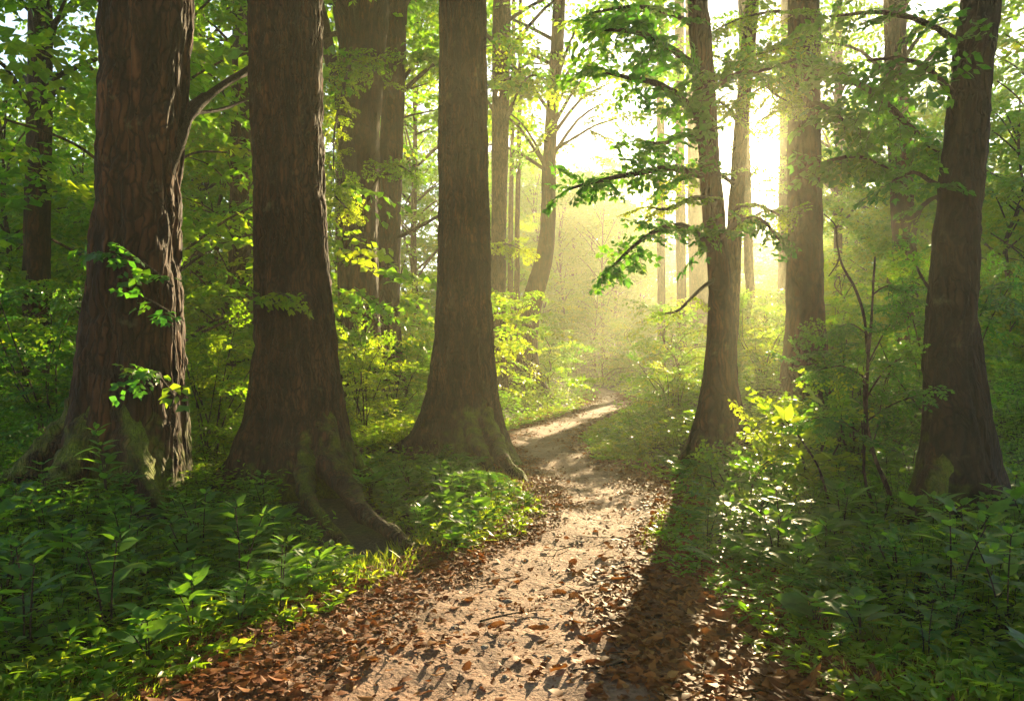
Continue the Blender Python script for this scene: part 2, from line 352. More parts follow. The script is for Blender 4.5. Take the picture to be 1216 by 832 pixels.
def trunk_mesh(name, cen, rad, seed, seg=96, rings=200, flare=.0, fh=.5, lobes=(), bark=.03, freq=1.0, mossh=.8, moss=.5, mat='bark', mosside=None, limbs=()):
    """cen: list of (x,y,z) relative to the base; rad per point; flare = extra root radius at the ground"""
    c = np.asarray(cen, float)
    c = np.column_stack([c, rad])
    fine = catmull(c, 1200)
    z = fine[:, 2]; z0, z1 = z[0], z[-1]
    t = np.linspace(0, 1, rings) ** 1.35
    zz = z0 + (z1 - z0) * t
    order = np.argsort(z)
    X = np.interp(zz, z[order], fine[order, 0]); Y = np.interp(zz, z[order], fine[order, 1]); Rr = np.interp(zz, z[order], fine[order, 3])
    th = np.linspace(0, 2 * PI, seg, endpoint=False)
    TH, ZZ = np.meshgrid(th, zz); RR = Rr[:, None] * np.ones(seg)
    ef = np.exp(-np.maximum(ZZ, -.2) / fh)
    lob = np.zeros_like(TH)
    for (a, w, k) in lobes:
        tw = a + .25 * np.clip(ZZ, 0, 3) * .3
        lob += w * np.maximum(0, np.cos((TH - tw + PI) % (2 * PI) - PI)) ** k
    big = .06 * vnoise(np.cos(TH) * 1.6 + seed, np.sin(TH) * 1.6, ZZ * .7, 31)
    flute = .05 * vnoise(np.cos(TH) * 2.6 + seed, np.sin(TH) * 2.6, ZZ * .22, 32)
    RR = RR * (1 + big + flute) + flare * ef * (.3 + lob) + .45 * lob * flare * np.exp(-np.maximum(ZZ, 0) / (fh * 2.6))
    rref = float(np.mean(rad))
    d = bark_disp(np.cos(TH) * rref, np.sin(TH) * rref, ZZ, seed, bark, freq)
    RR = RR + d
    v = np.stack([X[:, None] + np.cos(TH) * RR, Y[:, None] + np.sin(TH) * RR, ZZ], -1).reshape(-1, 3)
    nz = vnoise(np.cos(TH) * 2 + seed, np.sin(TH) * 2, ZZ * 1.2, 33)
    ms = moss * np.clip(1.15 - ZZ / mossh + .5 * nz + .5 * lob * ef, 0, 1.4)
    if mosside is not None: ms = ms * (.45 + .55 * np.cos(TH - mosside)) + .0
    mb = MB()
    mb.add(v, None, grid_quads(rings, seg), ms.ravel())
    for (pts, r0, r1) in limbs: tube(mb, pts, r0, r1, 8, 14)
    return mb.mesh(name, [M[mat]], 'moss')
def tube(mb, pts, r0, r1, seg=8, rings=24, mat=0, wob=.0, seed=0, moss=0, bark=0.0, power=1.0):
    p = catmull(pts, rings); n = rings
    tg = np.gradient(p, axis=0); tg = nrm(tg)
    up = np.array([0.12, .3, 1.]);
    if abs(tg[0, 2]) > .8: up = np.array([1., .2, .1])
    fr = frames(tg, up)
    t = np.linspace(0, 1, n) ** power
    r = (r0 + (r1 - r0) * t)
    th = np.linspace(0, 2 * PI, seg, endpoint=False)
    c = np.stack([np.cos(th), 0 * th, np.sin(th)], -1)
    off = np.einsum('nij,kj->nki', fr, c)
    rr = r[:, None] * np.ones(seg)
    if bark:
        rr = rr + bark_disp(np.cos(th)[None] * .3 + 0 * rr, np.sin(th)[None] * .3 + 0 * rr, np.linspace(0, 2.5, n)[:, None] + 0 * rr, seed, bark) * np.minimum(1, rr / r0 + .2)
    if wob: rr = rr * (1 + wob * vnoise(np.cos(th)[None] * 1.5 + seed + 0 * rr, np.sin(th)[None] * 1.5 + 0 * rr, np.arange(n)[:, None] * .45 + 0 * rr, 41))
    v = p[:, None] + off * rr[:, :, None]
    ms = np.broadcast_to(np.asarray(moss, float), (n, seg)) if np.ndim(moss) < 2 else moss
    mb.add(v.reshape(-1, 3), None, grid_quads(n, seg), (ms + 0 * rr).ravel(), mat)

def px_trunk(rows, Y, ztop, lean_extra=0.0):
    """rows: (py, x_left, x_right) read off the photo from low to high; returns centre points and radii in world space"""
    P, Rd = [], []
    for py, xl, xr in rows:
        p = at((xl + xr) / 2, py, Y); P.append(p); Rd.append((xr - xl) / 2 / F * Y)
    d = (P[-1] - P[-2]) / max(P[-1][2] - P[-2][2], 1e-3)
    while P[-1][2] < ztop:
        st = min(3.0, ztop - P[-1][2] + .01)
        q = P[-1] + d * st; q[2] = P[-1][2] + st; d = d * .7; d[2] = 1
        P.append(q); Rd.append(Rd[-1] * (.86 if st > 1.5 else .95))
    return np.array(P), np.array(Rd)

def crown_sprays(rng, z0, z1, rx, ncl, per, size, jit=.35, low=0.0):
    """cluster positions through a crown's volume; returns P, D, S and limb targets"""
    P, D, S, T = [], [], [], []
    for k in range(ncl):
        t = (k + rng.random()) / ncl
        z = z0 + (z1 - z0) * t
        prof = math.sin(PI * min(1, .18 + .82 * t)) ** .7 if low == 0 else (1 - .75 * t ** 1.5)
        a = rng.uniform(0, 2 * PI); r = rx * prof * math.sqrt(rng.uniform(.12, 1))
        c = np.array([r * math.cos(a), r * math.sin(a), z]); T.append(c)
        for j in range(per):
            P.append(c + rng.normal(0, 1, 3) * np.array([.5, .5, .16]) * size * 1.1)
            aa = a + rng.normal(0, .9)
            D.append(np.array([math.cos(aa), math.sin(aa), rng.normal(-.08, .2)])); S.append(size * rng.uniform(.65, 1.25))
    return np.array(P), np.array(D), np.array(S), T

# ================================================================== THE SETTING
def sheet(xs, ys, zf, name, mat, attr=None):
    X, Y = np.meshgrid(xs, ys)
    Z = zf(X, Y)
    mb = MB(); nr, nc = X.shape
    i, j = np.meshgrid(np.arange(nr - 1), np.arange(nc - 1), indexing='ij')
    q = np.stack([i * nc + j, i * nc + j + 1, (i + 1) * nc + j + 1, (i + 1) * nc + j], -1).reshape(-1, 4)
    mb.add(np.stack([X, Y, Z], -1).reshape(-1, 3), None, q, None if attr is None else attr(X, Y).ravel())
    return mb.mesh(name, [mat], 'edge')
def spaced(a, b, n, p):
    t = np.linspace(-1, 1, n); return a + (b - a) * (.5 + .5 * np.sign(t) * np.abs(t) ** p)
gx = spaced(-140, 140, 321, 2.6)
gy = np.concatenate([np.linspace(-30, 2.5, 30, endpoint=False), 2.5 + 237.5 * np.linspace(0, 1, 330) ** 2.6])
def ground_z(x, y): return height(x, y) - .07 * (1 - sstep(.75, 1.15, np.abs(x - pathx(y)) / pathw(y)))
g = link('ground', sheet(gx, gy, ground_z, 'ground', M['ground']))
tag(g, 'brown forest floor under the ferns and trees', 'ground', kind='structure')

# path: a ribbon along its centre line, its ragged margins dipping under the forest floor
def path_mesh():
    ys = np.concatenate([np.linspace(-20, 2.5, 60, endpoint=False), 2.5 + 77 * np.linspace(0, 1, 520) ** 1.9])
    us = np.linspace(-1.9, 1.9, 77)
    U, Yv = np.meshgrid(us, ys)
    dx = np.gradient(pathx(ys), ys); nl = np.sqrt(1 + dx ** 2)
    W = pathw(Yv)
    X = pathx(Yv) + U * W / nl[:, None]; Y2 = Yv - U * W * (dx / nl)[:, None]
    rag = .22 * vnoise(X * 2.3, Y2 * 2.3, s=8) + .12 * vnoise(X * 7, Y2 * 7, s=9)
    e = np.abs(U) + rag
    Z = height(X, Y2) + .012 - .09 * sstep(1.15, 1.9, e) + .006 * vnoise(X * 9, Y2 * 9, s=12) * sstep(0, 4, 14 - Yv) + .014 * vnoise(X * 2.1, Y2 * 2.1, s=13)
    nr, nc = X.shape
    i, j = np.meshgrid(np.arange(nr - 1), np.arange(nc - 1), indexing='ij')
    q = np.stack([i * nc + j, i * nc + j + 1, (i + 1) * nc + j + 1, (i + 1) * nc + j], -1).reshape(-1, 4)
    mb = MB(); mb.add(np.stack([X, Y2, Z], -1).reshape(-1, 3), None, q, (np.clip(e, 0, 2) * .75).ravel())
    return mb.mesh('path', [M['path']], 'edge')
tag(link('path', path_mesh()), 'winding trodden earth path leading into the forest', 'path', kind='structure')

# where green growth stops beside the path
LY = np.array([2.0, 3.3, 3.9, 4.3, 4.9, 5.5, 6.3, 7.0, 7.7, 8.6])
GL = np.array([-1.75, -1.6, -1.33, -1.05, -.92, -.55, -.08, .22, .36, .36])
GR = np.array([1.5, 1.4, 1.27, 1.3, 1.32, 1.08, 1.15, 1.42, 1.66, 1.92])
def gleft(y):
    b = pathx(y) - pathw(y) - .08
    k = sstep(7.7, 9.0, y); return np.interp(y, LY, GL) * (1 - k) + b * k
def gright(y):
    b = pathx(y) + pathw(y) + .08
    k = sstep(7.7, 9.0, y); return np.interp(y, LY, GR) * (1 - k) + b * k
def edge_dist(x, y):   # how far into the green (negative: on the path or its litter)
    w = .12 * vnoise(x * 1.7, y * 1.7, s=15)
    return np.maximum(gleft(y) - x, x - gright(y)) + w

# ================================================================== THE BIG TREES
def make_tree(name, label, rows, Y, ztop, seed, flare=.3, fh=.45, lobes=(), bark=.03, freq=1.0, mossh=.8, moss=.45, seg=128, rings=260,
              group=None, mat='bark', crown=True, mosside=None, cat='tree'):
    P, Rd = px_trunk(rows, Y, ztop)
    x0 = P[0][0]; hz = float(height(x0, Y))
    P = np.vstack([[P[0][0], Y, hz - .45], P]); Rd = np.concatenate([[Rd[0] * 1.02], Rd])
    base = np.array([x0, Y, hz])
    t = thing(name, label, cat, base, group)
    rng = np.random.default_rng(seed + 100)
    limbs = []
    link('trunk', trunk_mesh('trunk', P - base, Rd, seed, seg, rings, flare, fh, lobes, bark, freq, mossh, moss, mat, mosside), t)
    if crown:
        top = P[-1] - base
        Pc, D, S, T = crown_sprays(rng, ztop * .46, ztop * 1.12, 3.5, 26, 8, 1.3)
        Pc[:, :2] += np.interp(Pc[:, 2], (P - base)[:, 2], (P - base)[:, 0])[:, None] * np.array([1, 0])
        mb = MB(); place_sprays(mb, rng, SPRAYS_FAR, Pc, D, S, LEAF4, (.45, .2), twigs=False)
        for c in T:
            z0 = max(c[2] - 1.6, ztop * .42); b = np.array([np.interp(z0, (P - base)[:, 2], (P - base)[:, 0]), 0, z0])
            tube(mb, [b, (b + c) / 2 + [0, 0, .35], c], .07, .015, 5, 7, 1)
        link('crown', mb.mesh('crown', [M['leaf_canopy'], M['twig']]), t)
    return t, base
CLEAR = []
def _clear(p, on):
    if on:
        for q in catmull(p, 14): CLEAR.append((q[0], q[1], .27)); CLEAR.append((q[0] + .08, q[1] - .25, .25))
def add_root(tree, base, pts, r0, r1, seed, moss=.55, clear=False):
    p = np.array(pts, float); p[0, :2] = base[:2] + (p[0, :2] - base[:2]) * .35; p[0, 2] += .15
    mb = MB(); n, sg = 70, 22
    th = np.linspace(0, 2 * PI, sg, endpoint=False)
    ms = moss * (.75 + .6 * np.cos(th - PI / 2))[None] * np.ones((n, 1)) + .12 * vnoise(np.arange(n)[:, None] * .2 + 0 * th[None], th[None] + seed + 0 * np.arange(n)[:, None], s=51)
    tube(mb, p - base, r0, r1, sg, n, 0, .28, seed, ms, bark=.025)
    return _clear(p, clear) or link('root', mb.mesh('root', [M['bark_fine']], 'moss'), tree)
def gp(px, py):       # the ground point under a photo pixel
    Y = F * CH / (py - HY); p = at(px, py, Y); p[2] = float(height(p[0], p[1])); return p
def branch(tree, base, pts, r0, r1, seed, size=.6, every=.28, t0=.25, lib=None, tint=(.45, .2), leafm='leaf_canopy', twist=.42, droop=-.2, tm=LEAF6, tip=True, leafy=True, dens=1):
    rng = np.random.default_rng(seed)
    p = np.array(pts, float) - base
    mb = MB(); tube(mb, p, r0, r1, 9, 40, 0, .25, seed)
    b = link('branch', mb.mesh('branch', [M['twig']], 'moss'), tree)
    if leafy:
        c = catmull(p, 60); ln = np.linalg.norm(np.diff(c, axis=0), axis=1).sum()
        n = max(2, int(ln * (1 - t0) / every * 1.5)); P, D, S = [], [], []
        for i in range(n):
            t = t0 + (1 - t0) * (i + rng.random() * .6) / n; k = min(58, int(t * 59)); q = c[k]; tg = nrm(c[k + 1] - c[k])
            sd = nrm(np.cross(tg, [0, 0, 1.])) * (1 if i % 2 else -1)
            for _ in range(dens):
                P.append(q); D.append(tg * rng.uniform(.3, .9) + sd * rng.uniform(.5, 1) + np.array([0, 0, droop + rng.normal(0, twist)])); S.append(size * rng.uniform(.7, 1.2) * (1 - .3 * t))
        if tip: P.append(c[-2]); D.append(nrm(c[-1] - c[-3]) + np.array([0, 0, droop])); S.append(size * .8)
        m2 = MB(); place_sprays(m2, rng, lib or SPRAYS, np.array(P), np.array(D), np.array(S), tm, tint, roll=.45)
        link('foliage', m2.mesh('foliage', [M[leafm], M['twig']]), b)
    return b

# --- left: the three great trunks
t1, b1 = make_tree('large_tree', 'huge furrowed trunk at the far left with a wide mossy foot among dark plants',
    [(640, 92, 200), (560, 98, 204), (480, 106, 208), (400, 110, 207), (300, 114, 208), (200, 120, 211), (130, 124, 214), (60, 126, 218), (0, 125, 222)], 7.7, 17, 1,
    flare=.22, fh=.55, lobes=((-.75, 1.0, 5), (-1.9, .7, 6), (3.3, .6, 4), (.6, .5, 5), (-2.8, .5, 7)), bark=.065, freq=1.0, mossh=1.0, moss=.5, seg=200, rings=420, mosside=-.3)
add_root(t1, b1, [b1 + [.18, -.30, 1.15], b1 + [.36, -.52, .55], b1 + [.58, -.75, .2], b1 + [.85, -1.0, .04], b1 + [1.2, -1.2, -.12]], .18, .03, 3, .5, True)
add_root(t1, b1, [b1 + [-.1, -.33, .9], b1 + [-.12, -.62, .4], b1 + [-.2, -.95, .1], b1 + [-.3, -1.4, -.12]], .22, .06, 4, .35)
add_root(t1, b1, [b1 + [-.35, -.2, .9], b1 + [-.62, -.3, .38], b1 + [-1.0, -.45, .08], b1 + [-1.5, -.6, -.12]], .2, .06, 5, .4)
t2, b2 = make_tree('large_tree', 'massive dark trunk second from the left, a long mossy root running down to the path',
    [(590, 303, 410), (540, 306, 408), (480, 309, 403), (400, 310, 396), (300, 306, 389), (200, 304, 384), (130, 301, 382), (60, 299, 381), (0, 297, 380)], 8.2, 18, 2,
    flare=.25, fh=.5, lobes=((-.7, 1.0, 5), (3.4, .8, 4), (-1.7, .5, 7), (.8, .5, 5), (-2.5, .5, 6)), bark=.055, freq=1.25, mossh=.7, moss=.42, seg=190, rings=420, mat='bark_fine', mosside=-.4)
add_root(t2, b2, [b2 + [.2, -.22, 1.2], b2 + [.36, -.42, .55], b2 + [.52, -.75, .28], b2 + [.80, -1.2, .14], b2 + [1.0, -1.7, .06], gp(486, 655) + [0, 0, .02], gp(512, 676) + [0, 0, -.18]], .17, .03, 6, .36, True)
add_root(t2, b2, [b2 + [.1, -.3, .8], b2 + [.22, -.6, .35], b2 + [.36, -1.1, .16], b2 + [.62, -1.7, .06], gp(452, 668) + [0, 0, -.16]], .13, .03, 7, .33, True)
add_root(t2, b2, [b2 + [-.28, -.1, .8], b2 + [-.5, -.2, .3], b2 + [-.85, -.3, .06], b2 + [-1.2, -.4, -.12]], .17, .05, 8, .35)
add_root(t2, b2, [b2 + [.3, -.05, .9], b2 + [.5, -.12, .35], b2 + [.8, -.3, .1], b2 + [1.25, -.7, .02], b2 + [1.6, -1.0, -.12]], .15, .04, 9, .6)
t3, b3 = make_tree('large_tree', 'tall straight brown trunk beside the bend, roots flaring down to the path edge',
    [(560, 512, 588), (500, 515, 586), (440, 517, 584), (380, 519, 583), (300, 521, 582), (200, 522, 580), (60, 522, 578), (0, 522, 577)], 10.8, 19, 3,
    flare=.27, fh=.5, lobes=((-.55, .8, 5), (3.5, 1.0, 4), (-1.6, .6, 7), (.7, .5, 5), (-2.4, .5, 6)), bark=.034, freq=1.6, mossh=.75, moss=.42, seg=170, rings=380, mat='bark_fine', mosside=-.5)
add_root(t3, b3, [b3 + [.20, -.2, 1.0], b3 + [.36, -.42, .46], b3 + [.50, -.85, .2], b3 + [.62, -1.45, .07], gp(622, 572) + [0, 0, .0], gp(640, 590) + [0, 0, -.16]], .16, .035, 10, .55, True)
add_root(t3, b3, [b3 + [.05, -.32, .8], b3 + [.16, -.62, .35], b3 + [.34, -1.1, .14], b3 + [.5, -1.6, -.16]], .15, .03, 11, .38, True)
add_root(t3, b3, [b3 + [-.28, -.1, .8], b3 + [-.52, -.15, .36], b3 + [-.85, -.25, .1], b3 + [-1.25, -.35, -.12]], .17, .05, 12, .3)
# arching bare limb from the far left trunk
branch(t1, b1, [at(200, 205, 7.6), at(213, 172, 7.7), at(230, 132, 7.9), at(262, 104, 8.3), at(300, 80, 8.75), at(345, 55, 9.2), at(400, 40, 9.6)], .055, .035, 61, leafy=False)
branch(t1, b1, [at(221, 150, 7.8), at(224, 128, 7.9), at(240, 113, 8.0), at(252, 110, 8.0)], .03, .012, 62, leafy=False)
branch(t1, b1, [at(230, 134, 7.9), at(262, 130, 8.3), at(300, 115, 8.8), at(330, 100, 9.2)], .022, .01, 63, leafy=False)

# --- behind them
t4, b4 = make_tree('large_tree', 'broad reddish trunk in half shade behind the second great trunk',
    [(470, 398, 452), (400, 400, 450), (300, 402, 449), (200, 406, 450), (120, 408, 452), (60, 402, 456), (0, 396, 460)], 17, 19, 4, flare=.3, bark=.05, freq=.8, mossh=.6, seg=110, rings=220)
branch(t4, b4, [at(424, 300, 16.6), at(414, 200, 16.6), at(408, 130, 16.7), at(396, 80, 16.7), at(380, 20, 16.7), at(360, -60, 16.7)], .2, .14, 64, leafy=False)
t5, b5 = make_tree('tree', 'slim leaning trunk close behind the broad reddish one, bare limb to its right',
    [(470, 444, 482), (400, 443, 476), (300, 446, 476), (200, 450, 478), (120, 453, 480), (60, 455, 482), (0, 457, 484)], 18.5, 18, 5, flare=.28, bark=.035, mossh=.6, seg=100, rings=200)
branch(t5, b5, [at(472, 282, 18.3), at(486, 276, 18), at(504, 266, 17.8), at(522, 256, 17.6), at(540, 252, 17.6)], .055, .03, 65, leafy=False)
t6, b6 = make_tree('tree', 'pale straight trunk in the haze right behind the tall brown one',
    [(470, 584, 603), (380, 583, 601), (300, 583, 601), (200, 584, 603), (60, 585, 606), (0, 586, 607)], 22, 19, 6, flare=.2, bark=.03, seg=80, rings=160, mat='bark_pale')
t7, b7 = make_tree('tree', 'curving slender trunk bowed over the left bend of the path',
    [(478, 607, 634), (440, 610, 634), (400, 615, 636), (350, 622, 646), (310, 634, 656), (270, 641, 660), (200, 644, 660), (130, 649, 663), (60, 654, 669), (0, 657, 671)], 24, 17, 7,
    flare=.5, fh=.5, lobes=((-.4, 1.0, 4), (3.5, .7, 4)), bark=.03, mossh=.6, seg=90, rings=220)
branch(t7, b7, [at(655, 180, 24), at(680, 165, 23.6), at(705, 150, 23), at(735, 140, 22.6)], .06, .02, 66, size=1.1, every=.6, t0=.5, lib=SPRAYS, tint=(.6, .2))
branch(t7, b7, [at(658, 130, 24), at(672, 105, 23.6), at(690, 85, 23), at(715, 66, 22.6)], .06, .02, 67, size=1.1, every=.5, t0=.35, lib=SPRAYS, tint=(.7, .2))
branch(t7, b7, [at(650, 215, 24), at(640, 180, 23.6), at(622, 150, 23), at(600, 130, 22.6)], .05, .02, 68, size=1.2, every=.5, t0=.35, lib=SPRAYS, tint=(.75, .2))
for k, (x0, x1, y0, Y, lab) in enumerate([(611, 617, 300, 27, 'thin hazy stem to the left of the curving trunk'), (603, 609, 300, 30, 'thinnest hazy stem between the pale trunk and the curving one'),
        (272, 295, 420, 17.5, 'greenish trunk framed between the two great left trunks'), (226, 240, 360, 24, 'small far trunk low down between the two great left trunks'),
        (398, 407, 400, 23, 'thin straight stem just left of the broad reddish trunk'), (289, 300, 400, 21, 'slim trunk tucked close behind the greenish one'),
        (30, 58, 450, 15, 'trunk in green shade beyond the far left trunk')]):
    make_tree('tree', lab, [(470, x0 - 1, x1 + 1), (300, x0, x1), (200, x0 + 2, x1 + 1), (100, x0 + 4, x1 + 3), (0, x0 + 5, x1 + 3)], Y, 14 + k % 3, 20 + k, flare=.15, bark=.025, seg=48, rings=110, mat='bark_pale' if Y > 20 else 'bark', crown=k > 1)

# --- right of the path
r1, c1 = make_tree('large_tree', 'dark trunk with a flared foot on the right bank, leafy limbs reaching over the path',
    [(530, 837, 868), (470, 840, 867), (400, 842, 869), (340, 841, 867), (280, 837, 862), (200, 831, 855), (130, 826, 850), (60, 821, 845), (0, 817, 841)], 10.3, 18, 8,
    flare=.34, fh=.5, lobes=((-.5, .8, 4), (3.6, .9, 4), (-1.6, .5, 6)), bark=.035, mossh=.6, moss=.3, seg=120, rings=260)
r2, c2 = make_tree('large_tree', 'straight dark trunk just right of the sun, its foot hidden by the bright shrub',
    [(560, 930, 979), (450, 932, 977), (350, 935, 976), (200, 936, 974), (60, 937, 973), (0, 937, 972)], 13, 18, 9, flare=.2, lobes=((-.5, .8, 4), (3.6, .8, 4)), bark=.03, mossh=.6, moss=.3, seg=130, rings=280)
r3, c3 = make_tree('tree', 'brown trunk standing behind the sapling on the far right',
    [(470, 1064, 1093), (370, 1064, 1090), (300, 1062, 1087), (200, 1057, 1082), (100, 1053, 1077), (0, 1050, 1074)], 19, 17, 10, flare=.2, bark=.03, seg=90, rings=200)
r4, c4 = make_tree('large_tree', 'black mossy-footed trunk at the right edge beside the thin sapling',
    [(660, 1104, 1172), (560, 1103, 1168), (460, 1101, 1160), (400, 1102, 1156), (330, 1107, 1156), (260, 1114, 1160), (190, 1121, 1166), (60, 1136, 1180), (0, 1144, 1186)], 6.3, 15, 11,
    flare=.26, fh=.4, lobes=((3.6, 1.0, 5), (-1.6, .7, 5), (-.4, .6, 5)), bark=.045, freq=1.2, mossh=.8, moss=.5, seg=150, rings=320, mosside=2.8, mat='bark_dark')
add_root(r4, c4, [c4 + [-.2, -.15, .7], c4 + [-.4, -.3, .3], c4 + [-.62, -.5, .1], c4 + [-.9, -.8, -.1]], .15, .05, 13, .6)
r5, c5 = make_tree('tree', 'sunlit pale trunk leaning right behind the dark flared one',
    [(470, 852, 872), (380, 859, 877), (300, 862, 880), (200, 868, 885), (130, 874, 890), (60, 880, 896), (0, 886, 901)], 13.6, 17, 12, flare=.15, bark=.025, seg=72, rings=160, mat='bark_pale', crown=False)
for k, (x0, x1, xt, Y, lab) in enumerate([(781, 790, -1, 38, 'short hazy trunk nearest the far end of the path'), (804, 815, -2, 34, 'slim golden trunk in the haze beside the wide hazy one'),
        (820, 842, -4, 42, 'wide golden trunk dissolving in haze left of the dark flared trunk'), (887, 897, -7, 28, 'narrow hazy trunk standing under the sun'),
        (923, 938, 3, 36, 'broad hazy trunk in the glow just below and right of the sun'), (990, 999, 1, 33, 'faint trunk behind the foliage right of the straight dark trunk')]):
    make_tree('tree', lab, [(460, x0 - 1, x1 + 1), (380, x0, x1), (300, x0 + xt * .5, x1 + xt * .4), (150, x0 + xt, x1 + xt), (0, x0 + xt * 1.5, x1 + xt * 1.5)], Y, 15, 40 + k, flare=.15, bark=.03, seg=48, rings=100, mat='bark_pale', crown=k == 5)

KG = dict(leafm='leaf_bright', lib=SPRAYS)
branch(r5, c5, [at(*p) for p in [(886, 70, 13.60), (900, 90, 12.92), (918, 110, 12.38), (934, 120, 11.97)]], .035, .01, 241, size=0.68, every=.25, t0=.1, tint=(.7, .2), **KG)
branch(r5, c5, [at(*p) for p in [(878, 150, 13.60), (866, 130, 13.06), (850, 120, 12.51), (824, 126, 12.10)]], .035, .01, 242, size=0.68, every=.25, t0=.1, tint=(.6, .2), **KG)
branch(r5, c5, [at(*p) for p in [(868, 260, 13.60), (884, 246, 13.06), (902, 244, 12.51), (926, 256, 12.10)]], .04, .015, 243, size=0.52, every=.25, t0=.2, tint=(.6, .2), **KG)
branch(r5, c5, [at(*p) for p in [(872, 220, 13.60), (850, 205, 12.92), (820, 210, 12.24), (790, 222, 11.97)]], .04, .015, 244, size=0.68, every=.25, t0=.2, tint=(.7, .2), **KG)
branch(r5, c5, [at(*p) for p in [(884, 100, 13.60), (905, 66, 12.92), (930, 50, 12.38), (960, 44, 11.97)]], .035, .01, 245, size=0.75, every=.25, t0=.1, tint=(.55, .2), **KG)
# leafy limbs of the dark flared trunk, hanging over the path
def limb(tree, base, pix, r0, r1, seed, **kw):
    branch(tree, base, [at(*p) for p in pix], r0, r1, seed, **kw)
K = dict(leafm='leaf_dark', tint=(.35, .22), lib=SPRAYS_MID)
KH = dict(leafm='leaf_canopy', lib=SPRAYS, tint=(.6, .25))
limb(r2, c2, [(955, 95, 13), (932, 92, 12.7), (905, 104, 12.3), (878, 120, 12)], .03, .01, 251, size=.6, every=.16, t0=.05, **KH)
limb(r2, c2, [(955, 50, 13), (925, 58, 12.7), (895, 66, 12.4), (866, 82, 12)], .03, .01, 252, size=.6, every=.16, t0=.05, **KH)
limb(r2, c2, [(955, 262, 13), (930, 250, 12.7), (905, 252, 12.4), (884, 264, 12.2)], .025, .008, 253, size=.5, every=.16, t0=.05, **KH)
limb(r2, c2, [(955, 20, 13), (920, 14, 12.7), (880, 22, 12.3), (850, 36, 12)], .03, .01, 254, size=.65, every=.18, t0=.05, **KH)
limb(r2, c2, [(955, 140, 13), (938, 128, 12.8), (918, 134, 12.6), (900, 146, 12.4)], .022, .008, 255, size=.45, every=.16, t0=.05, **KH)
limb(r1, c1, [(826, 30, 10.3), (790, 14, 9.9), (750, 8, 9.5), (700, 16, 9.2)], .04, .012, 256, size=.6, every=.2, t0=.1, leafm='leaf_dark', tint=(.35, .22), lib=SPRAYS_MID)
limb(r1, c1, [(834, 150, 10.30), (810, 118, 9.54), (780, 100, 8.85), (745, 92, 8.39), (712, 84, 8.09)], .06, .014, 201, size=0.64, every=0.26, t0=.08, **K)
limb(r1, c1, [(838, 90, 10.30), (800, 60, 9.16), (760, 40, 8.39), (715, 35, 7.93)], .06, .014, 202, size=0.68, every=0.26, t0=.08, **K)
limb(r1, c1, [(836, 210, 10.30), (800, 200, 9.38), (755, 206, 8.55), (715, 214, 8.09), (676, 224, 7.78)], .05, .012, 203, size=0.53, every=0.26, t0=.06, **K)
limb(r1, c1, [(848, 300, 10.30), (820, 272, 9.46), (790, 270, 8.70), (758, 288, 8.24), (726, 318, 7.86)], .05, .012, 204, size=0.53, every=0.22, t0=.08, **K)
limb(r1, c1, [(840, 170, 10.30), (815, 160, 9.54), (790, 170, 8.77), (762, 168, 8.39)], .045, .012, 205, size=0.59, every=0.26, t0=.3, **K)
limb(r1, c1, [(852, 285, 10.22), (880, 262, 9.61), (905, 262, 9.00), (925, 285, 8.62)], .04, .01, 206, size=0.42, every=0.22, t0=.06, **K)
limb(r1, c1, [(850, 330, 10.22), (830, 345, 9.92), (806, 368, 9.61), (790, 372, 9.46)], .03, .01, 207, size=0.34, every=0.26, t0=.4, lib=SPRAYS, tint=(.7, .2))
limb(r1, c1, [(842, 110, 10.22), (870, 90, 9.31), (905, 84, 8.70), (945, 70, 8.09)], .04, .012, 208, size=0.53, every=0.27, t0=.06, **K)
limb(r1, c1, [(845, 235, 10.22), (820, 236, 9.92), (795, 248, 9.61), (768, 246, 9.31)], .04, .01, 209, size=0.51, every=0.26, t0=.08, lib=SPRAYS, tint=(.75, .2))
# limbs of the straight dark trunk and the two on the right
limb(r2, c2, [(958, 60, 13), (1000, 90, 11.5), (1040, 112, 9.7), (1080, 150, 9.2), (1108, 176, 8.9), (1130, 182, 8.7)], .05, .02, 211, size=.75, every=.28, t0=.06, **K)
limb(r2, c2, [(962, 200, 13), (990, 190, 10.6), (1020, 186, 10.2), (1055, 200, 9.8)], .04, .012, 212, size=.65, every=.3, t0=.15, **K)
limb(r2, c2, [(962, 120, 13), (985, 130, 10.6), (1010, 150, 10.2), (1040, 160, 9.9)], .04, .012, 213, size=.7, every=.3, t0=.15, **K)
limb(r3, c3, [(1072, 230, 19), (1040, 200, 17.5), (1010, 190, 16.5), (980, 200, 15.6)], .06, .02, 214, size=1.0, every=.4, t0=.08, **K)
limb(r3, c3, [(1078, 320, 19), (1084, 280, 18), (1092, 250, 17.2), (1110, 235, 16.6), (1140, 230, 16)], .08, .03, 215, size=.9, every=.5, t0=.4, **K)
limb(r4, c4, [(1140, 120, 6.3), (1105, 85, 6.2), (1070, 70, 6.2), (1030, 72, 6.4)], .03, .01, 216, size=.5, every=.2, t0=.08, **K)
limb(r4, c4, [(1130, 230, 6.3), (1105, 215, 6.1), (1085, 205, 6.0), (1060, 215, 6.0)], .024, .008, 217, size=.42, every=.16, t0=.08, **K)
limb(r4, c4, [(1150, 60, 6.3), (1105, 30, 6.1), (1050, 15, 6.0), (985, 20, 6.0)], .03, .01, 218, size=.5, every=.2, t0=.06, **K)
limb(r4, c4, [(1108, 350, 6.3), (1090, 320, 6.4), (1082, 290, 6.6)], .014, .006, 219, size=.3, every=.16, t0=.4, **K)
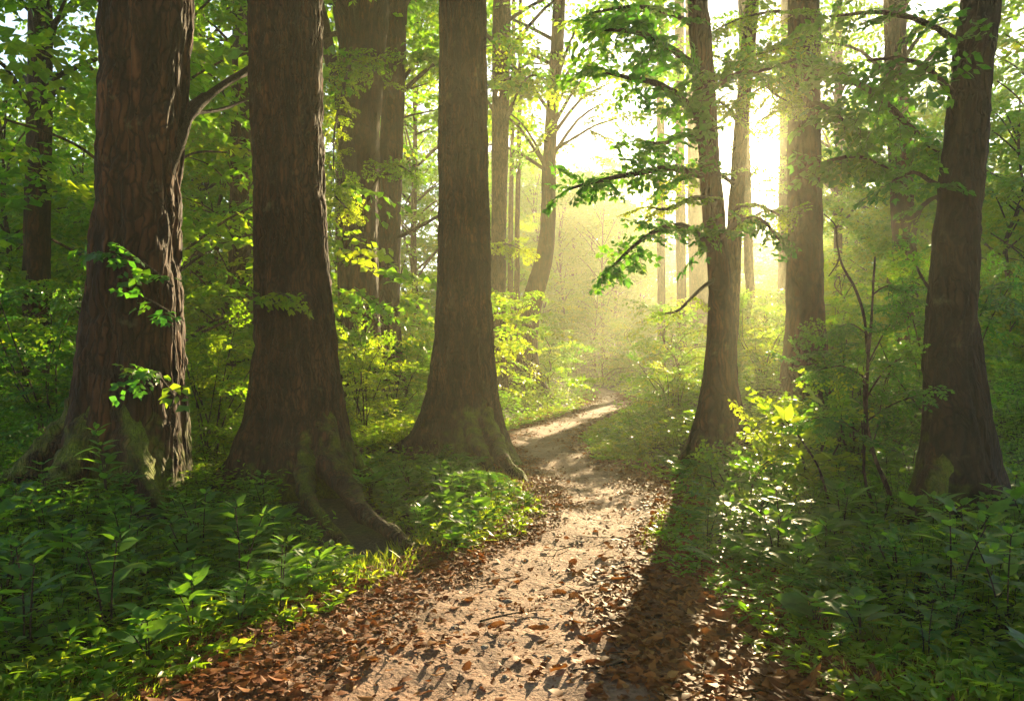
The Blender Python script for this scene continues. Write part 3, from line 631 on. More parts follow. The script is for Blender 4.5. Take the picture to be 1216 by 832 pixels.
# sprays growing from the left trunks
K2 = dict(leafm='leaf_dark', lib=SPRIG)
limb(t1, b1, [(205, 340, 7.3), (186, 324, 7.15), (160, 306, 7.05), (138, 300, 7.0)], .014, .006, 221, size=0.37, every=.13, t0=.25, tint=(.25, .15), **K2)
limb(t1, b1, [(203, 372, 7.3), (188, 362, 7.15), (170, 352, 7.05)], .013, .005, 222, size=0.31, every=.13, t0=.3, tint=(.3, .15), **K2)
limb(t2, b2, [(302, 370, 8.0), (316, 352, 7.6), (332, 348, 7.4), (350, 356, 7.3)], .013, .005, 223, size=0.31, every=.12, t0=.2, tint=(.75, .15), leafm='leaf_bright', lib=SPRIG)
limb(t1, b1, [(206, 470, 7.4), (190, 448, 7.1), (178, 440, 7.0), (164, 450, 6.9)], .013, .005, 224, size=0.33, every=.1, t0=.2, tint=(.6, .2), **K2)
limb(t4, b4, [(420, 60, 16.8), (408, 105, 15.5), (398, 150, 14.6), (396, 200, 14.2)], .04, .012, 225, size=.7, every=.3, t0=.1, tint=(.7, .2), leafm='leaf_bright', lib=SPRAYS)
limb(t4, b4, [(420, 240, 16.8), (404, 225, 15), (398, 232, 14), (415, 250, 13.4)], .03, .01, 226, size=.6, every=.25, t0=.2, tint=(.7, .2), leafm='leaf_bright', lib=SPRAYS)
limb(t4, b4, [(440, 230, 16.8), (452, 205, 15.6), (470, 196, 14.8), (488, 205, 14.2)], .03, .01, 227, size=.6, every=.28, t0=.25, tint=(.5, .2), leafm='leaf_canopy', lib=SPRAYS)
limb(t5, b5, [(470, 120, 18.4), (450, 90, 17), (436, 80, 16), (420, 70, 15.5)], .03, .01, 228, size=.8, every=.3, t0=.2, tint=(.5, .2), leafm='leaf_canopy', lib=SPRAYS)
limb(t6, b6, [(596, 120, 22), (580, 100, 21), (560, 90, 20.4), (530, 84, 20)], .05, .015, 229, size=1.0, every=.4, t0=.2, tint=(.7, .2), leafm='leaf_canopy', lib=SPRAYS)
limb(t6, b6, [(596, 150, 22), (615, 110, 21), (630, 90, 20.4), (650, 95, 20)], .05, .015, 230, size=.9, every=.35, t0=.2, tint=(.75, .2), leafm='leaf_bright', lib=SPRAYS)
limb(t6, b6, [(594, 330, 22), (590, 300, 21), (600, 290, 20.4), (618, 296, 20)], .04, .015, 231, size=.8, every=.35, t0=.3, tint=(.75, .2), leafm='leaf_bright', lib=SPRAYS)

# ================================================================== SHRUBS AND SAPLINGS
def shrub(name, label, cat, x, y, hgt, spread, nst, seed, size=.4, every=.2, lib=None, leafm='leaf_canopy', tint=(.5, .2), lean=(0, 0), group=None, r=.012, tm=LEAF6):
    rng = np.random.default_rng(seed)
    z = float(height(x, y)); t = thing(name, label, cat, (x, y, z - .02), group)
    sm, fm = MB(), MB(); P, D, S = [], [], []
    for k in range(nst):
        a = 2 * PI * (k + rng.random() * .7) / nst; hh = hgt * rng.uniform(.7, 1.05); sp = spread * rng.uniform(.5, 1)
        e = np.array([math.cos(a) * sp + lean[0], math.sin(a) * sp + lean[1], hh])
        pts = [np.array([math.cos(a) * .03, math.sin(a) * .03, -.1]), e * np.array([.25, .25, .35]) + rng.normal(0, .04, 3), e * np.array([.6, .6, .72]) + rng.normal(0, .05, 3), e]
        tube(sm, pts, r, r * .35, 6, 18)
        c = catmull(pts, 40); n = max(2, int(np.linalg.norm(np.diff(c, axis=0), axis=1).sum() * .8 / every))
        for i in range(n):
            q = c[min(38, int((.22 + .78 * (i + .5) / n) * 39))]; aa = rng.uniform(0, 2 * PI)
            P.append(q); D.append([math.cos(aa), math.sin(aa), rng.normal(.05, .22)]); S.append(size * rng.uniform(.7, 1.2))
        P.append(c[-1]); D.append(nrm(c[-1] - c[-6]) + np.array([0, 0, .1])); S.append(size * .7)
    place_sprays(fm, rng, lib or SPRAYS, np.array(P), np.array(D), np.array(S), tm, tint)
    link('stem', sm.mesh('stem', [M['twig']], 'moss'), t); link('foliage', fm.mesh('foliage', [M[leafm], M['twig']]), t)
    return t
def gx_(px, Y): return (px - CX) / F * Y
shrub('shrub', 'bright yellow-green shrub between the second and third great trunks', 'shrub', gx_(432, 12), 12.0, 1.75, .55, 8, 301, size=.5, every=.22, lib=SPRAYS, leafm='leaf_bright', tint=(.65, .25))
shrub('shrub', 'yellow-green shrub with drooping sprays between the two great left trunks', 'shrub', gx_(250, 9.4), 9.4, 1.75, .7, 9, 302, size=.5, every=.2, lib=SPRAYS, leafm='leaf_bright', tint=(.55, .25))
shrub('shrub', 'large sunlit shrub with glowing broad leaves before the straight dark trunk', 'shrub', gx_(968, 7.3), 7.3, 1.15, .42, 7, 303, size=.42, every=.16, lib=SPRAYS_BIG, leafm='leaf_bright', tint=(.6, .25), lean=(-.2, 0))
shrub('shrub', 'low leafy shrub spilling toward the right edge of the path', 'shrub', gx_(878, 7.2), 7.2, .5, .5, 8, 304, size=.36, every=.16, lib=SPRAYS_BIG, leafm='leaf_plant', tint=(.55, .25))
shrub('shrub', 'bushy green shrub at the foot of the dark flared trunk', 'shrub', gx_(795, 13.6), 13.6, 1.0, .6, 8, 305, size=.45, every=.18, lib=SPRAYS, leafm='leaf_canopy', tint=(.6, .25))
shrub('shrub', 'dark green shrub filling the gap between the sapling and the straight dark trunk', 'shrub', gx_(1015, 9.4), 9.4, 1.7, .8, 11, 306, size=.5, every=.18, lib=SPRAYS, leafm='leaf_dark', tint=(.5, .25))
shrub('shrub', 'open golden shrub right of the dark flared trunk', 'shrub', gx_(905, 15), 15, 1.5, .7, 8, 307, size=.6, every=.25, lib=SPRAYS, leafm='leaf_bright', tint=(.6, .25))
shrub('shrub', 'shrub in green shade past the far left trunk, cut by its outline', 'shrub', gx_(60, 8.6), 8.6, 1.9, .8, 9, 308, size=.5, every=.2, lib=SPRAYS, leafm='leaf_dark', tint=(.45, .25))
shrub('shrub', 'shrub of layered leaves under the broad reddish trunk', 'shrub', gx_(470, 15), 15, 1.5, .9, 9, 309, size=.6, every=.25, lib=SPRAYS, leafm='leaf_canopy', tint=(.45, .25))
shrub('shrub', 'tall leafy bush behind the black trunk at the right edge', 'shrub', gx_(1120, 8.6), 8.6, 2.2, .8, 10, 310, size=.5, every=.2, lib=SPRAYS, leafm='leaf_dark', tint=(.45, .25))
# the sapling by the right-hand trunk: two crossing stems and a crooked bare side branch
z = float(height(gx_(1066, 6.2), 6.2)); sb = np.array([gx_(1066, 6.2), 6.2, z])
sap = thing('sapling', 'thin crooked sapling with a bare twisted branch beside the black trunk', 'sapling', sb)
def stem(pix, r0, r1, seed): 
    mb = MB(); tube(mb, np.array([at(*p) for p in pix]) - sb, r0, r1, 9, 44, 0, .3, seed); return link('stem', mb.mesh('stem', [M['twig']], 'moss'), sap)
stem([(1070, 640, 6.2), (1058, 590, 6.2), (1040, 545, 6.2), (1029, 500, 6.2), (1030, 440, 6.2), (1034, 390, 6.2), (1037, 340, 6.2), (1039, 305, 6.2)], .02, .008, 71)
stem([(1048, 640, 6.3), (1036, 600, 6.3), (1026, 560, 6.3), (1027, 510, 6.25), (1026, 450, 6.2)], .014, .010, 72)
for i, pix in enumerate([[(1030, 420, 6.2), (1026, 375, 6.2), (1014, 340, 6.2), (1000, 315, 6.2), (994, 290, 6.2), (992, 268, 6.2), (978, 254, 6.2)], [(997, 305, 6.2), (993, 315, 6.2), (984, 328, 6.2)]]):
    branch(sap, sb, [at(*p) for p in pix], .013 - .005 * i, .005, 73 + i, leafy=False)
for i, pix in enumerate([[(1030, 470, 6.2), (1050, 440, 6.1), (1070, 425, 6.0)], [(1029, 500, 6.2), (1060, 480, 6.0), (1088, 470, 5.9)], [(1030, 450, 6.2), (1000, 435, 6.1), (970, 440, 6.0)],
        [(1034, 400, 6.2), (1012, 385, 6.1), (996, 388, 6.0)], [(1036, 350, 6.2), (1052, 340, 6.1), (1068, 345, 6.0)], [(1029, 520, 6.2), (1000, 500, 6.1), (975, 495, 5.9), (958, 500, 5.8)], [(1032, 430, 6.2), (1050, 395, 6.2), (1062, 380, 6.2)]]):
    branch(sap, sb, [at(*p) for p in pix], .008, .003, 80 + i, size=.3, every=.09, t0=.2, lib=SPRAYS_BIG if i in (1, 5) else SPRAYS, leafm='leaf_dark', tint=(.4, .25))
# the branch of big glowing leaves
gb = np.array([gx_(980, 6.6), 6.6, float(height(gx_(980, 6.6), 6.6))])
gl = thing('sapling', 'young shoot with large glowing yellow leaves low before the straight dark trunk', 'sapling', gb)
mb = MB(); tube(mb, np.array([at(985, 600, 6.6), at(972, 555, 6.5), at(950, 520, 6.4), at(932, 498, 6.35)]) - gb, .012, .005, 8, 30); link('stem', mb.mesh('stem', [M['twig']], 'moss'), gl)
rr = np.random.default_rng(5); P, D, S = [], [], []
for (px, py, dx, dz) in [(932, 498, -.5, .6), (932, 498, -1, 0), (934, 500, .3, .9), (942, 510, -1, .1), (950, 520, .9, .5), (958, 535, -1, -.1), (950, 520, -.9, .1), (965, 545, .9, .2), (978, 480, -.9, .5), (968, 470, -.7, .5), (985, 545, -.6, .5), (992, 556, -.9, .1), (938, 504, .8, .4)]:
    P.append(at(px, py, 6.4) - gb); D.append([dx, rr.normal(-.2, .3), dz]); S.append(rr.uniform(.13, .20))
mb = MB(); put_leaves(mb, LEAF8, np.array(P), frames(np.array(D), np.array([[0, -.5, .9]] * len(P)) + rr.normal(0, .25, (len(P), 3))), np.array(S), rr.uniform(.5, 1, len(P)), .95)
link('foliage', mb.mesh('foliage', [M['leaf_bright']]), gl)

# ================================================================== BROAD-LEAVED PLANTS
def plant_meshes(seed, hgt, levels, leaf, n=2, wd=.9):
    rng = np.random.default_rng(seed); sm, fm = MB(), MB(); P, D, U, S, T = [], [], [], [], []
    for st in range(n):
        a = rng.uniform(0, 2 * PI); sp = hgt * rng.uniform(.05, .4); hh = hgt * rng.uniform(.75, 1.05)
        pts = [np.array([math.cos(a) * .02, math.sin(a) * .02, -.05]), np.array([math.cos(a) * sp * .4, math.sin(a) * sp * .4, hh * .5]), np.array([math.cos(a) * sp, math.sin(a) * sp, hh])]
        tube(sm, pts, .006, .003, 6, 14); c = catmull(pts, 30); ph = rng.uniform(0, 2 * PI); tt = rng.uniform(.2, .6)
        for l in range(levels):
            t = .3 + .7 * l / (levels - 1); q = c[min(29, int(t * 29))]; k = 2 if l < levels - 1 else 4
            for j in range(k):
                aa = ph + l * PI / 2 + j * 2 * PI / k + rng.normal(0, .2); el = .35 if l < levels - 1 else .6
                d = np.array([math.cos(aa), math.sin(aa), el + rng.normal(0, .2)])
                pet = nrm(d) * leaf * .18; P.append(q + pet); put_twigs(sm, [q], [q + pet], .0022, .0018, 0)
                D.append(d); U.append(np.array([-math.cos(aa) * .25, -math.sin(aa) * .25, 1]) + rng.normal(0, .18, 3)); S.append(leaf * (1.1 - .45 * (l == levels - 1) - .15 * abs(t - .6)) * rng.uniform(.75, 1.2)); T.append(tt + rng.normal(0, .15))
    put_leaves(fm, LEAF8, np.array(P), frames(np.array(D), np.array(U)), np.array(S), np.clip(T, 0, 1), W=wd * rng.uniform(.85, 1.15, len(P)))
    return sm.mesh('stem', [M['twig']], 'moss'), fm.mesh('foliage', [M['leaf_plant']])
PL = [plant_meshes(500 + i, h, lv, lf, n, wd) for i, (h, lv, lf, n, wd) in enumerate([(.40, 5, .15, 3, .9), (.52, 6, .15, 2, .8), (.28, 4, .15, 3, 1.3), (.66, 9, .12, 2, .7), (.24, 4, .12, 5, 1.1), (.45, 6, .17, 2, 1.0), (.18, 3, .19, 4, 1.5), (.34, 7, .09, 4, .75)])]
def plant(k, x, y, label, group=None, s=1.0, rz=0.0):
    t = thing('broadleaf_plant', label, 'plant', (x, y, float(height(x, y)) - .01), group, rz, s)
    link('stem', PL[k][0], t); link('foliage', PL[k][1], t); return t
rp = np.random.default_rng(77)
TREES = [(b1[0], b1[1], .75), (b2[0], b2[1], .75), (b3[0], b3[1], .8), (c4[0], c4[1], .45), (c2[0], c2[1], .5), (c1[0], c1[1], .5)]
def scatter(n, x0, x1, y0, y1, mind, emin, emax=99, tries=4000, keep=[]):
    out = []
    for _ in range(tries):
        if len(out) >= n: break
        x, y = rp.uniform(x0, x1), rp.uniform(y0, y1)
        if abs(x) > .70 * y + .6: continue
        e = float(edge_dist(np.array(x), np.array(y)))
        if e < emin or e > emax: continue
        if any((x - a) ** 2 + (y - b) ** 2 < r * r for a, b, r in TREES + CLEAR): continue
        if any((x - a) ** 2 + (y - b) ** 2 < mind ** 2 for a, b in out + keep): continue
        out.append((x, y))
    return out
zones = [(46, -4.4, -1.0, 3.2, 6.6, .24, .18, 'broad-leaved plant in the dark bed before the far left trunk', 'plants before the far left trunk', (0, 1, 5, 2, 6, 7, 4), (.75, 1.15)),
         (40, -2.6, -.3, 5.4, 7.9, .22, .15, 'broad-leaved plant at the foot of the second great trunk', 'plants round the second great trunk', (0, 7, 6, 2, 4), (.65, .95)),
         (34, -1.9, .3, 7.6, 10.6, .24, .2, 'leafy plant in the green bed before the third great trunk', 'plants before the third great trunk', (0, 2, 4, 7, 6), (.55, .8)),
         (60, 1.2, 4.4, 3.2, 6.0, .24, .15, 'broad-leaved plant in the shaded bed at the lower right', 'plants in the lower right bed', (0, 2, 4, 5, 6, 7, 1), (.7, 1.1)),
         (50, 1.2, 5.5, 6.0, 9.5, .27, .2, 'leafy plant on the sunny right bank beyond the lower bed', 'plants on the right bank', (0, 1, 2, 5, 7, 6), (.65, 1.05))]
for (n, x0, x1, y0, y1, md, em, lab, gr, ks, (s0, s1)) in zones:
    for (x, y) in scatter(n, x0, x1, y0, y1, md, em):
        e = float(edge_dist(np.array(x), np.array(y)))
        plant(ks[rp.integers(len(ks))], x, y, lab, gr, rp.uniform(s0, s1) * (.62 + .38 * min(1, e / .8)), rp.uniform(0, 2 * PI))

plant(3, at(130, 560, 6.3)[0], 6.3, 'tall feather-leaved stem rising before the far left trunk', None, 1.2, .6)
# ================================================================== UNDERGROWTH, GRASS, LITTER
def rand_pts(rng, n, y0, y1, pw=1.0, wide=.72):
    y = y0 + (y1 - y0) * rng.random(n) ** pw; x = (rng.random(n) * 2 - 1) * (wide * y + 1.2); return x, y
def undergrowth(name, label, seed, n, y0, y1, leaf, nl, tm, hmax, mat, emin=-.02, pw=1.0):
    rng = np.random.default_rng(seed); x, y = rand_pts(rng, n, y0, y1, pw)
    e = edge_dist(x, y); keep = e > emin
    for a, b, r in TREES + [(a, b, r * 1.3) for a, b, r in CLEAR]: keep &= (x - a) ** 2 + (y - b) ** 2 > (r * .6) ** 2
    x, y, e = x[keep], y[keep], e[keep]; z = height(x, y)
    pn = .5 + .5 * vnoise(x * .9, y * .9, s=61)
    hh = (.05 + (hmax - .05) * sstep(0, 1.3, e) * (.35 + .9 * pn)) * rng.uniform(.5, 1.2, len(x))
    k = len(x); mb = MB(); tint = np.clip(.45 + .35 * vnoise(x * .6, y * .6, s=62) + rng.normal(0, .15, k) + .25 * np.exp(-e / .35), 0, 1)
    lx, ly = rng.normal(0, .35, k), rng.normal(0, .35, k)
    for j in range(nl):
        u = (j + 1) / nl; a = rng.uniform(0, 2 * PI, k)
        p = np.stack([x + lx * hh * u, y + ly * hh * u, z + hh * (.25 + .75 * u)], -1)
        d = np.stack([np.cos(a), np.sin(a), rng.normal(.15, .3, k)], -1); up = np.array([0, 0, 1.]) + rng.normal(0, .3, (k, 3))
        put_leaves(mb, tm, p, frames(d, up), leaf * rng.uniform(.6, 1.35, k), np.clip(tint + rng.normal(0, .08, k), 0, 1), W=rng.uniform(.6, 1.0, k))
    put_twigs(mb, np.stack([x, y, z - .02], -1), np.stack([x + lx * hh, y + ly * hh, z + hh], -1), .003, .0015)
    return tag(link(name, mb.mesh(name, [M[mat], M['twig']])), label, 'undergrowth', kind='stuff')
undergrowth('undergrowth', 'low mixed green undergrowth covering the near banks', 91, 15000, 3.0, 12, .062, 8, LEAF6, .27, 'leaf_canopy', pw=1.3)
undergrowth('undergrowth', 'fine green undergrowth spreading beneath the farther trees', 92, 34000, 11, 48, .105, 7, LEAF4, .55, 'leaf_canopy', pw=1.4)
# fern-like fronds
def fronds(seed, n, y0, y1, emin, label):
    rng = np.random.default_rng(seed); x, y = rand_pts(rng, n, y0, y1, 1.2)
    e = edge_dist(x, y); keep = (e > emin)
    for a, b, r in TREES + [(a, b, r * 1.4) for a, b, r in CLEAR]: keep &= (x - a) ** 2 + (y - b) ** 2 > (r * .7) ** 2
    x, y = x[keep], y[keep]; k = len(x); z = height(x, y)
    a = rng.uniform(0, 2 * PI, k); L = rng.uniform(.18, .38, k); tint = np.clip(rng.normal(.45, .2, k), 0, 1)
    mb = MB(); prev = None; nst = 13
    for i in range(nst + 1):
        u = i / nst; r = L * (u * .85); zz = L * (1.15 * u - .75 * u * u)
        p = np.stack([x + np.cos(a) * r, y + np.sin(a) * r, z + zz], -1)
        if prev is not None:
            put_twigs(mb, prev, p, .002, .0015)
            tan = nrm(p - prev); sd = nrm(np.cross(tan, [0, 0, 1.]))
            ll = L * .34 * np.sin(PI * min(.98, .12 + .86 * u)) * rng.uniform(.85, 1.1, k)
            if i > 2:
                for sg in (-1, 1):
                    put_leaves(mb, LEAF4, p, frames(sd * sg + tan * .35 + np.array([0, 0, -.12]), np.array([0, 0, 1.]) + rng.normal(0, .15, (k, 3))), ll, tint, W=.5)
        prev = p
    return tag(link('ferns', mb.mesh('ferns', [M['leaf_dark'], M['twig']])), label, 'ferns', kind='stuff')
fronds(93, 4200, 4.2, 15, .3, 'feathery fern fronds mixed into the undergrowth')
def grass(seed, n, y0, y1, e0, e1, hl, label):
    rng = np.random.default_rng(seed); y = y0 + (y1 - y0) * rng.random(n) ** 1.6; side = rng.random(n) < .5
    off = e0 + (e1 - e0) * rng.random(n) ** 1.6
    x = np.where(side, gleft(y) - off, gright(y) + off)
    keep = vnoise(x * 2, y * 2, s=71) + rng.normal(0, .35, n) > -.25
    x, y, off = x[keep], y[keep], off[keep]; k = len(x)
    d = np.stack([rng.normal(0, .5, k), rng.normal(0, .5, k), rng.uniform(.5, 1.1, k)], -1)
    mb = MB(); put_leaves(mb, NEEDLE, np.stack([x, y, height(x, y) - .01], -1), frames(d, rng.normal(0, 1, (k, 3))), hl * rng.uniform(.4, 1.3, k) * (.6 + off), np.clip(rng.normal(.6, .22, k), 0, 1), W=rng.uniform(.8, 1.6, k))
    return tag(link('grass', mb.mesh('grass', [M['grass']])), label, 'grass', kind='stuff')
grass(94, 46000, 3.0, 22, -.1, .6, .10, 'bright fine grass fringing both sides of the path')
def litter(name, seed, n, y0, y1, s0, s1, label, pw=1.5, centre=.12, zone=None, nb=.10):
    rng = np.random.default_rng(seed); y = y0 + (y1 - y0) * rng.random(n) ** pw
    a, b = gleft(y) - .35, gright(y) + .35
    x = a + (b - a) * rng.random(n)
    if zone: x = gright(y) + zone[0] + (zone[1] - zone[0]) * rng.random(n)
    u = np.abs(x - pathx(y)) / pathw(y)
    near = np.clip((7.5 - y) / 4, 0, 1)
    pr = centre + near * nb + (1 - centre) * sstep(.3, .95, u + .3 * vnoise(x * 2.5, y * 2.5, s=81))
    keep = rng.random(n) < pr; x, y = x[keep], y[keep]; k = len(x)
    tl = np.abs(rng.normal(0, .3, (k, 1))); up = np.array([0, 0, 1.]) + rng.normal(0, 1, (k, 3)) * tl
    an = rng.uniform(0, 2 * PI, k); d = np.stack([np.cos(an), np.sin(an), rng.normal(0, .12, k)], -1)
    S = rng.uniform(s0, s1, k) * (1 - .25 * rng.random(k)); tint = np.clip(rng.beta(1.6, 2.2, k), 0, 1)
    tv = LEAF8[0].copy(); tv[:, 2] *= 1.6; tv[:, 2] += .04
    mb = MB(); 
    for lo in (0, 1):
        sel = rng.random(k) < .5 if lo == 0 else ~sel
        tvv = tv.copy(); tvv[:, 2] *= (1 if lo else -.9); tvv[:, 2] += 0 if lo else .12
        put_leaves(mb, (tvv, LEAF8[1], LEAF8[2]), np.stack([x, y, height(x, y) + .018 + .012 * rng.random(k)], -1)[sel], frames(d, up)[sel], S[sel], tint[sel], W=rng.uniform(.9, 1.5, sel.sum()))
    return tag(link(name, mb.mesh(name, [M['litter']])), label, 'leaf litter', kind='stuff')
litter('fallen_leaves', 95, 15000, 2.9, 9.5, .03, .085, 'red-brown fallen leaves strewn over the path and its margins', 1.3, .03)
litter('fallen_leaves', 96, 30000, 7.5, 32, .035, .075, 'rusty leaf litter lining the far bends of the path', 1.4, .05)
litter('leaf_crumbs', 97, 42000, 2.9, 11, .010, .032, 'small crumbs of dry leaf scattered on the earth path', 1.3, .10, None, .03)
litter('fallen_leaves', 98, 2600, 2.9, 5.4, .05, .10, 'thick bed of big dead leaves at the lower right of the path', 1.2, .6, (-.75, .55))
# larger curled leaves and stones one can pick out
def curled_leaf(seed, leaf=.1):
    rng = np.random.default_rng(seed); n = 9; u = np.linspace(0, 1, n); v = np.linspace(-1, 1, 7); U, V = np.meshgrid(u, v, indexing='ij')
    w = .34 * np.sin(PI * np.clip(U * .96 + .02, 0, 1)) ** .7 * (1 + .18 * np.cos(U * 16) * np.abs(V))
    X = V * w; Y = U - .5; Z = .16 * V ** 2 * rng.uniform(.4, 1.2) + .25 * (U - .5) ** 2 * rng.uniform(-.5, 1.4) + .02 * vnoise(X * 9 + seed, Y * 9) + .03
    i, j = np.meshgrid(np.arange(n - 1), np.arange(6), indexing='ij'); q = np.stack([i * 7 + j, i * 7 + j + 1, (i + 1) * 7 + j + 1, (i + 1) * 7 + j], -1).reshape(-1, 4)
    mb = MB(); mb.add(np.stack([X, Y, Z], -1).reshape(-1, 3) * leaf, None, q, np.full(n * 7, rng.uniform(.35, .85))); put_twigs(mb, [[0, -.5 * leaf, .04 * leaf]], [[0, -.8 * leaf, .02 * leaf]], .0015, .001, 0)
    return mb.mesh('fallen_leaf', [M['litter']])
CL = [curled_leaf(600 + i) for i in range(6)]
rl = np.random.default_rng(33)
spots = [(645, 706), (664, 702), (556, 712), (600, 709), (505, 690), (640, 748), (700, 716), (735, 690), (760, 740), (690, 765), (800, 760), (850, 745), (880, 762), (820, 728), (770, 770), (725, 752), (350, 764), (440, 742), (520, 768), (590, 745), (560, 660), (680, 668), (616, 690), (840, 715)]
spots += [(rl.uniform(660, 900), rl.uniform(700, 825)) for _ in range(34)] + [(rl.uniform(330, 470), rl.uniform(715, 825)) for _ in range(12)]
for i, (px, py) in enumerate(spots):
    p = gp(px, py); o = link('fallen_leaf', CL[i % 6], None, (p[0], p[1], p[2] + .018)); o.rotation_euler = (rl.normal(0, .25), rl.normal(0, .25), rl.uniform(0, 6.28)); s = rl.uniform(.7, 1.25); o.scale = (s, s, s)
    tag(o, 'large curled brown leaf lying on the near end of the path', 'leaf', 'large fallen leaves on the near path')
def stone(seed):
    import bmesh
    bm = bmesh.new(); bmesh.ops.create_icosphere(bm, subdivisions=3, radius=1.0); rng = np.random.default_rng(seed)
    co = np.array([v.co for v in bm.verts]); n = vnoise(co[:, 0] * 1.3 + seed, co[:, 1] * 1.3, co[:, 2] * 1.3); n2 = vnoise(co[:, 0] * 4 + seed, co[:, 1] * 4, co[:, 2] * 4)
    for v, a, b in zip(bm.verts, n, n2): v.co = v.co * (1 + .3 * a + .07 * b); v.co.z *= .6
    me = bpy.data.meshes.new('stone'); bm.to_mesh(me); bm.free(); me.materials.append(M['stone'])
    for p in me.polygons: p.use_smooth = True
    return me
ST = [stone(700 + i) for i in range(4)]
for i, (px, py) in enumerate([(552, 713), (603, 711), (498, 690), (470, 735), (650, 735), (575, 768), (625, 664), (540, 745), (690, 640), (720, 620), (610, 640), (668, 690), (480, 810), (600, 800), (560, 690), (650, 780)]):
    p = gp(px, py); o = link('stone', ST[i % 4], None, (p[0], p[1], p[2] + .016)); s = rl.uniform(.009, .024); o.scale = (s * 1.2, s, s); o.rotation_euler.z = rl.uniform(0, 6)
    tag(o, 'small stone half sunk in the trodden earth of the path', 'stone', 'small stones on the path')

def fallen_twig(seed):
    rng = np.random.default_rng(seed); mb = MB(); p = np.array([[0, -.22, .008], [.02, -.08, .014], [-.01, .08, .010], [.03, .22, .016]]) + rng.normal(0, .012, (4, 3)) * [1, 1, .2]
    tube(mb, p, .006, .0025, 6, 16, 0, .3, seed); tube(mb, [p[1], p[1] + [.05, .04, .008], p[1] + [.09, .1, .004]], .0035, .0015, 5, 8); return mb.mesh('fallen_twig', [M['twig']], 'moss')
TW = [fallen_twig(730 + i) for i in range(3)]
for i, (px, py) in enumerate([(480, 720), (565, 690), (660, 655), (720, 640), (420, 770), (700, 700), (760, 690), (610, 730), (530, 660), (690, 585), (740, 790), (400, 800), (660, 540), (590, 690)]):
    p = gp(px, py); o = link('fallen_twig', TW[i % 3], None, (p[0], p[1], p[2] + .012)); o.rotation_euler.z = rl.uniform(0, 6.28); s = rl.uniform(.6, 1.2); o.scale = (s, s, s)
    tag(o, 'thin dead twig lying on the earth of the path', 'twig', 'dead twigs on the path')

# ================================================================== TREES BEYOND
def bg_tree_meshes(seed, h, z0, rx, ncl, per, size, r, leafm, tint, low=0.0):
    rng = np.random.default_rng(seed); P, D, S, T = crown_sprays(rng, z0, h, rx, ncl, per, size, low=low)
    fm = MB(); place_sprays(fm, rng, SPRAYS_FAR, P, D, S, LEAF4, tint, twigs=False)
    k = 7; pts = np.array([[rng.normal(0, .12) * i / k * 2, rng.normal(0, .12) * i / k * 2, -.4 + (h * .92 + .4) * i / (k - 1)] for i in range(k)])
    rad = r * np.linspace(1.0, .25, k); limbs = []
    for c in T:
        zb = max(c[2] - .25 * (h - z0) * rng.uniform(.4, 1), z0 * .5); b = np.array([np.interp(zb, pts[:, 2], pts[:, 0]), np.interp(zb, pts[:, 2], pts[:, 1]), zb])
        limbs.append(([b, (b + c) / 2 + [0, 0, .2], c], r * .28, .012))
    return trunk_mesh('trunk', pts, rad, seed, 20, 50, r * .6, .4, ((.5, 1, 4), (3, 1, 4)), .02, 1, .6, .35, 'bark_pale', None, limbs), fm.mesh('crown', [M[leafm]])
_L = SPRAYS_FAR
TALL = [bg_tree_meshes(800 + i, 15 + i, 4.2 + .5 * i, 3.5, 34, 8, 1.3, .17, 'leaf_canopy', (.5, .2)) for i in range(3)]
THIN = [bg_tree_meshes(810 + i, 14 + i, 5 + i, 2.8, 20, 7, 1.1, .15, 'leaf_canopy', (.65, .2)) for i in range(2)]
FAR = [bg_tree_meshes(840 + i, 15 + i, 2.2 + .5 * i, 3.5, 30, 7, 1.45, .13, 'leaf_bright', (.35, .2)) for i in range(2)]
UNDER = [bg_tree_meshes(820 + i, 6.0 + .8 * i, .8, 2.5, 28, 6, 1.0, .07, 'leaf_canopy', (.5 + .1 * i, .22), low=1) for i in range(3)]
BUSH = [bg_tree_meshes(830 + i, 2.2 + .5 * i, .15, 1.4, 17, 6, .75, .035, 'leaf_canopy', (.5 + .1 * i, .22), low=1) for i in range(3)]
def bg(kind, meshes, x, y, s, lab, gr, rz):
    t = thing(kind, lab, 'bush' if 'bush' in kind else 'tree', (x, y, float(height(x, y)) - .02), gr, rz, s)
    link('trunk', meshes[0], t); link('crown', meshes[1], t); return t
SUN = np.array([(908 - CX) / F, 1.0, (HY - 190) / F])
LIT = [gp(*q) for q in ((735, 482), (700, 490), (660, 505), (725, 474), (620, 525), (700, 600), (680, 560), (650, 700), (600, 760), (720, 620), (690, 485), (640, 520), (630, 578), (470, 640), (560, 560), (400, 700), (850, 560), (930, 560), (980, 600), (780, 600), (760, 680))] + [at(215, 590, 7.4), at(432, 430, 12), at(250, 440, 9.4), at(940, 500, 6.4), at(600, 450, 24), at(730, 440, 30), at(340, 620, 7), gp(820, 620), gp(880, 600), at(940, 520, 6.4), at(860, 580, 6.5), at(260, 330, 16), at(250, 200, 18), at(480, 330, 17), at(550, 280, 22), at(400, 250, 15), at(620, 200, 24), at(1000, 380, 14), at(1040, 420, 9.4)]
def blocks(x, y, z0, h, rx):   # does a crown standing here take the low sun from the places that are lit?
    n = 0
    for p in LIT:
        s = ((x - p[0]) * SUN[0] + (y - p[1]) * SUN[1]) / (SUN[0] ** 2 + SUN[1] ** 2)
        if s < 3: continue
        q = p + SUN * s
        if math.hypot(q[0] - x, q[1] - y) < rx and z0 < q[2] < h: n += 1
    return n
def corridor(x, y):    # sideways distance from the line of the low sun through the bend of the path
    return (x - .4) * .949 - (y - 6) * .316
rb = np.random.default_rng(123)
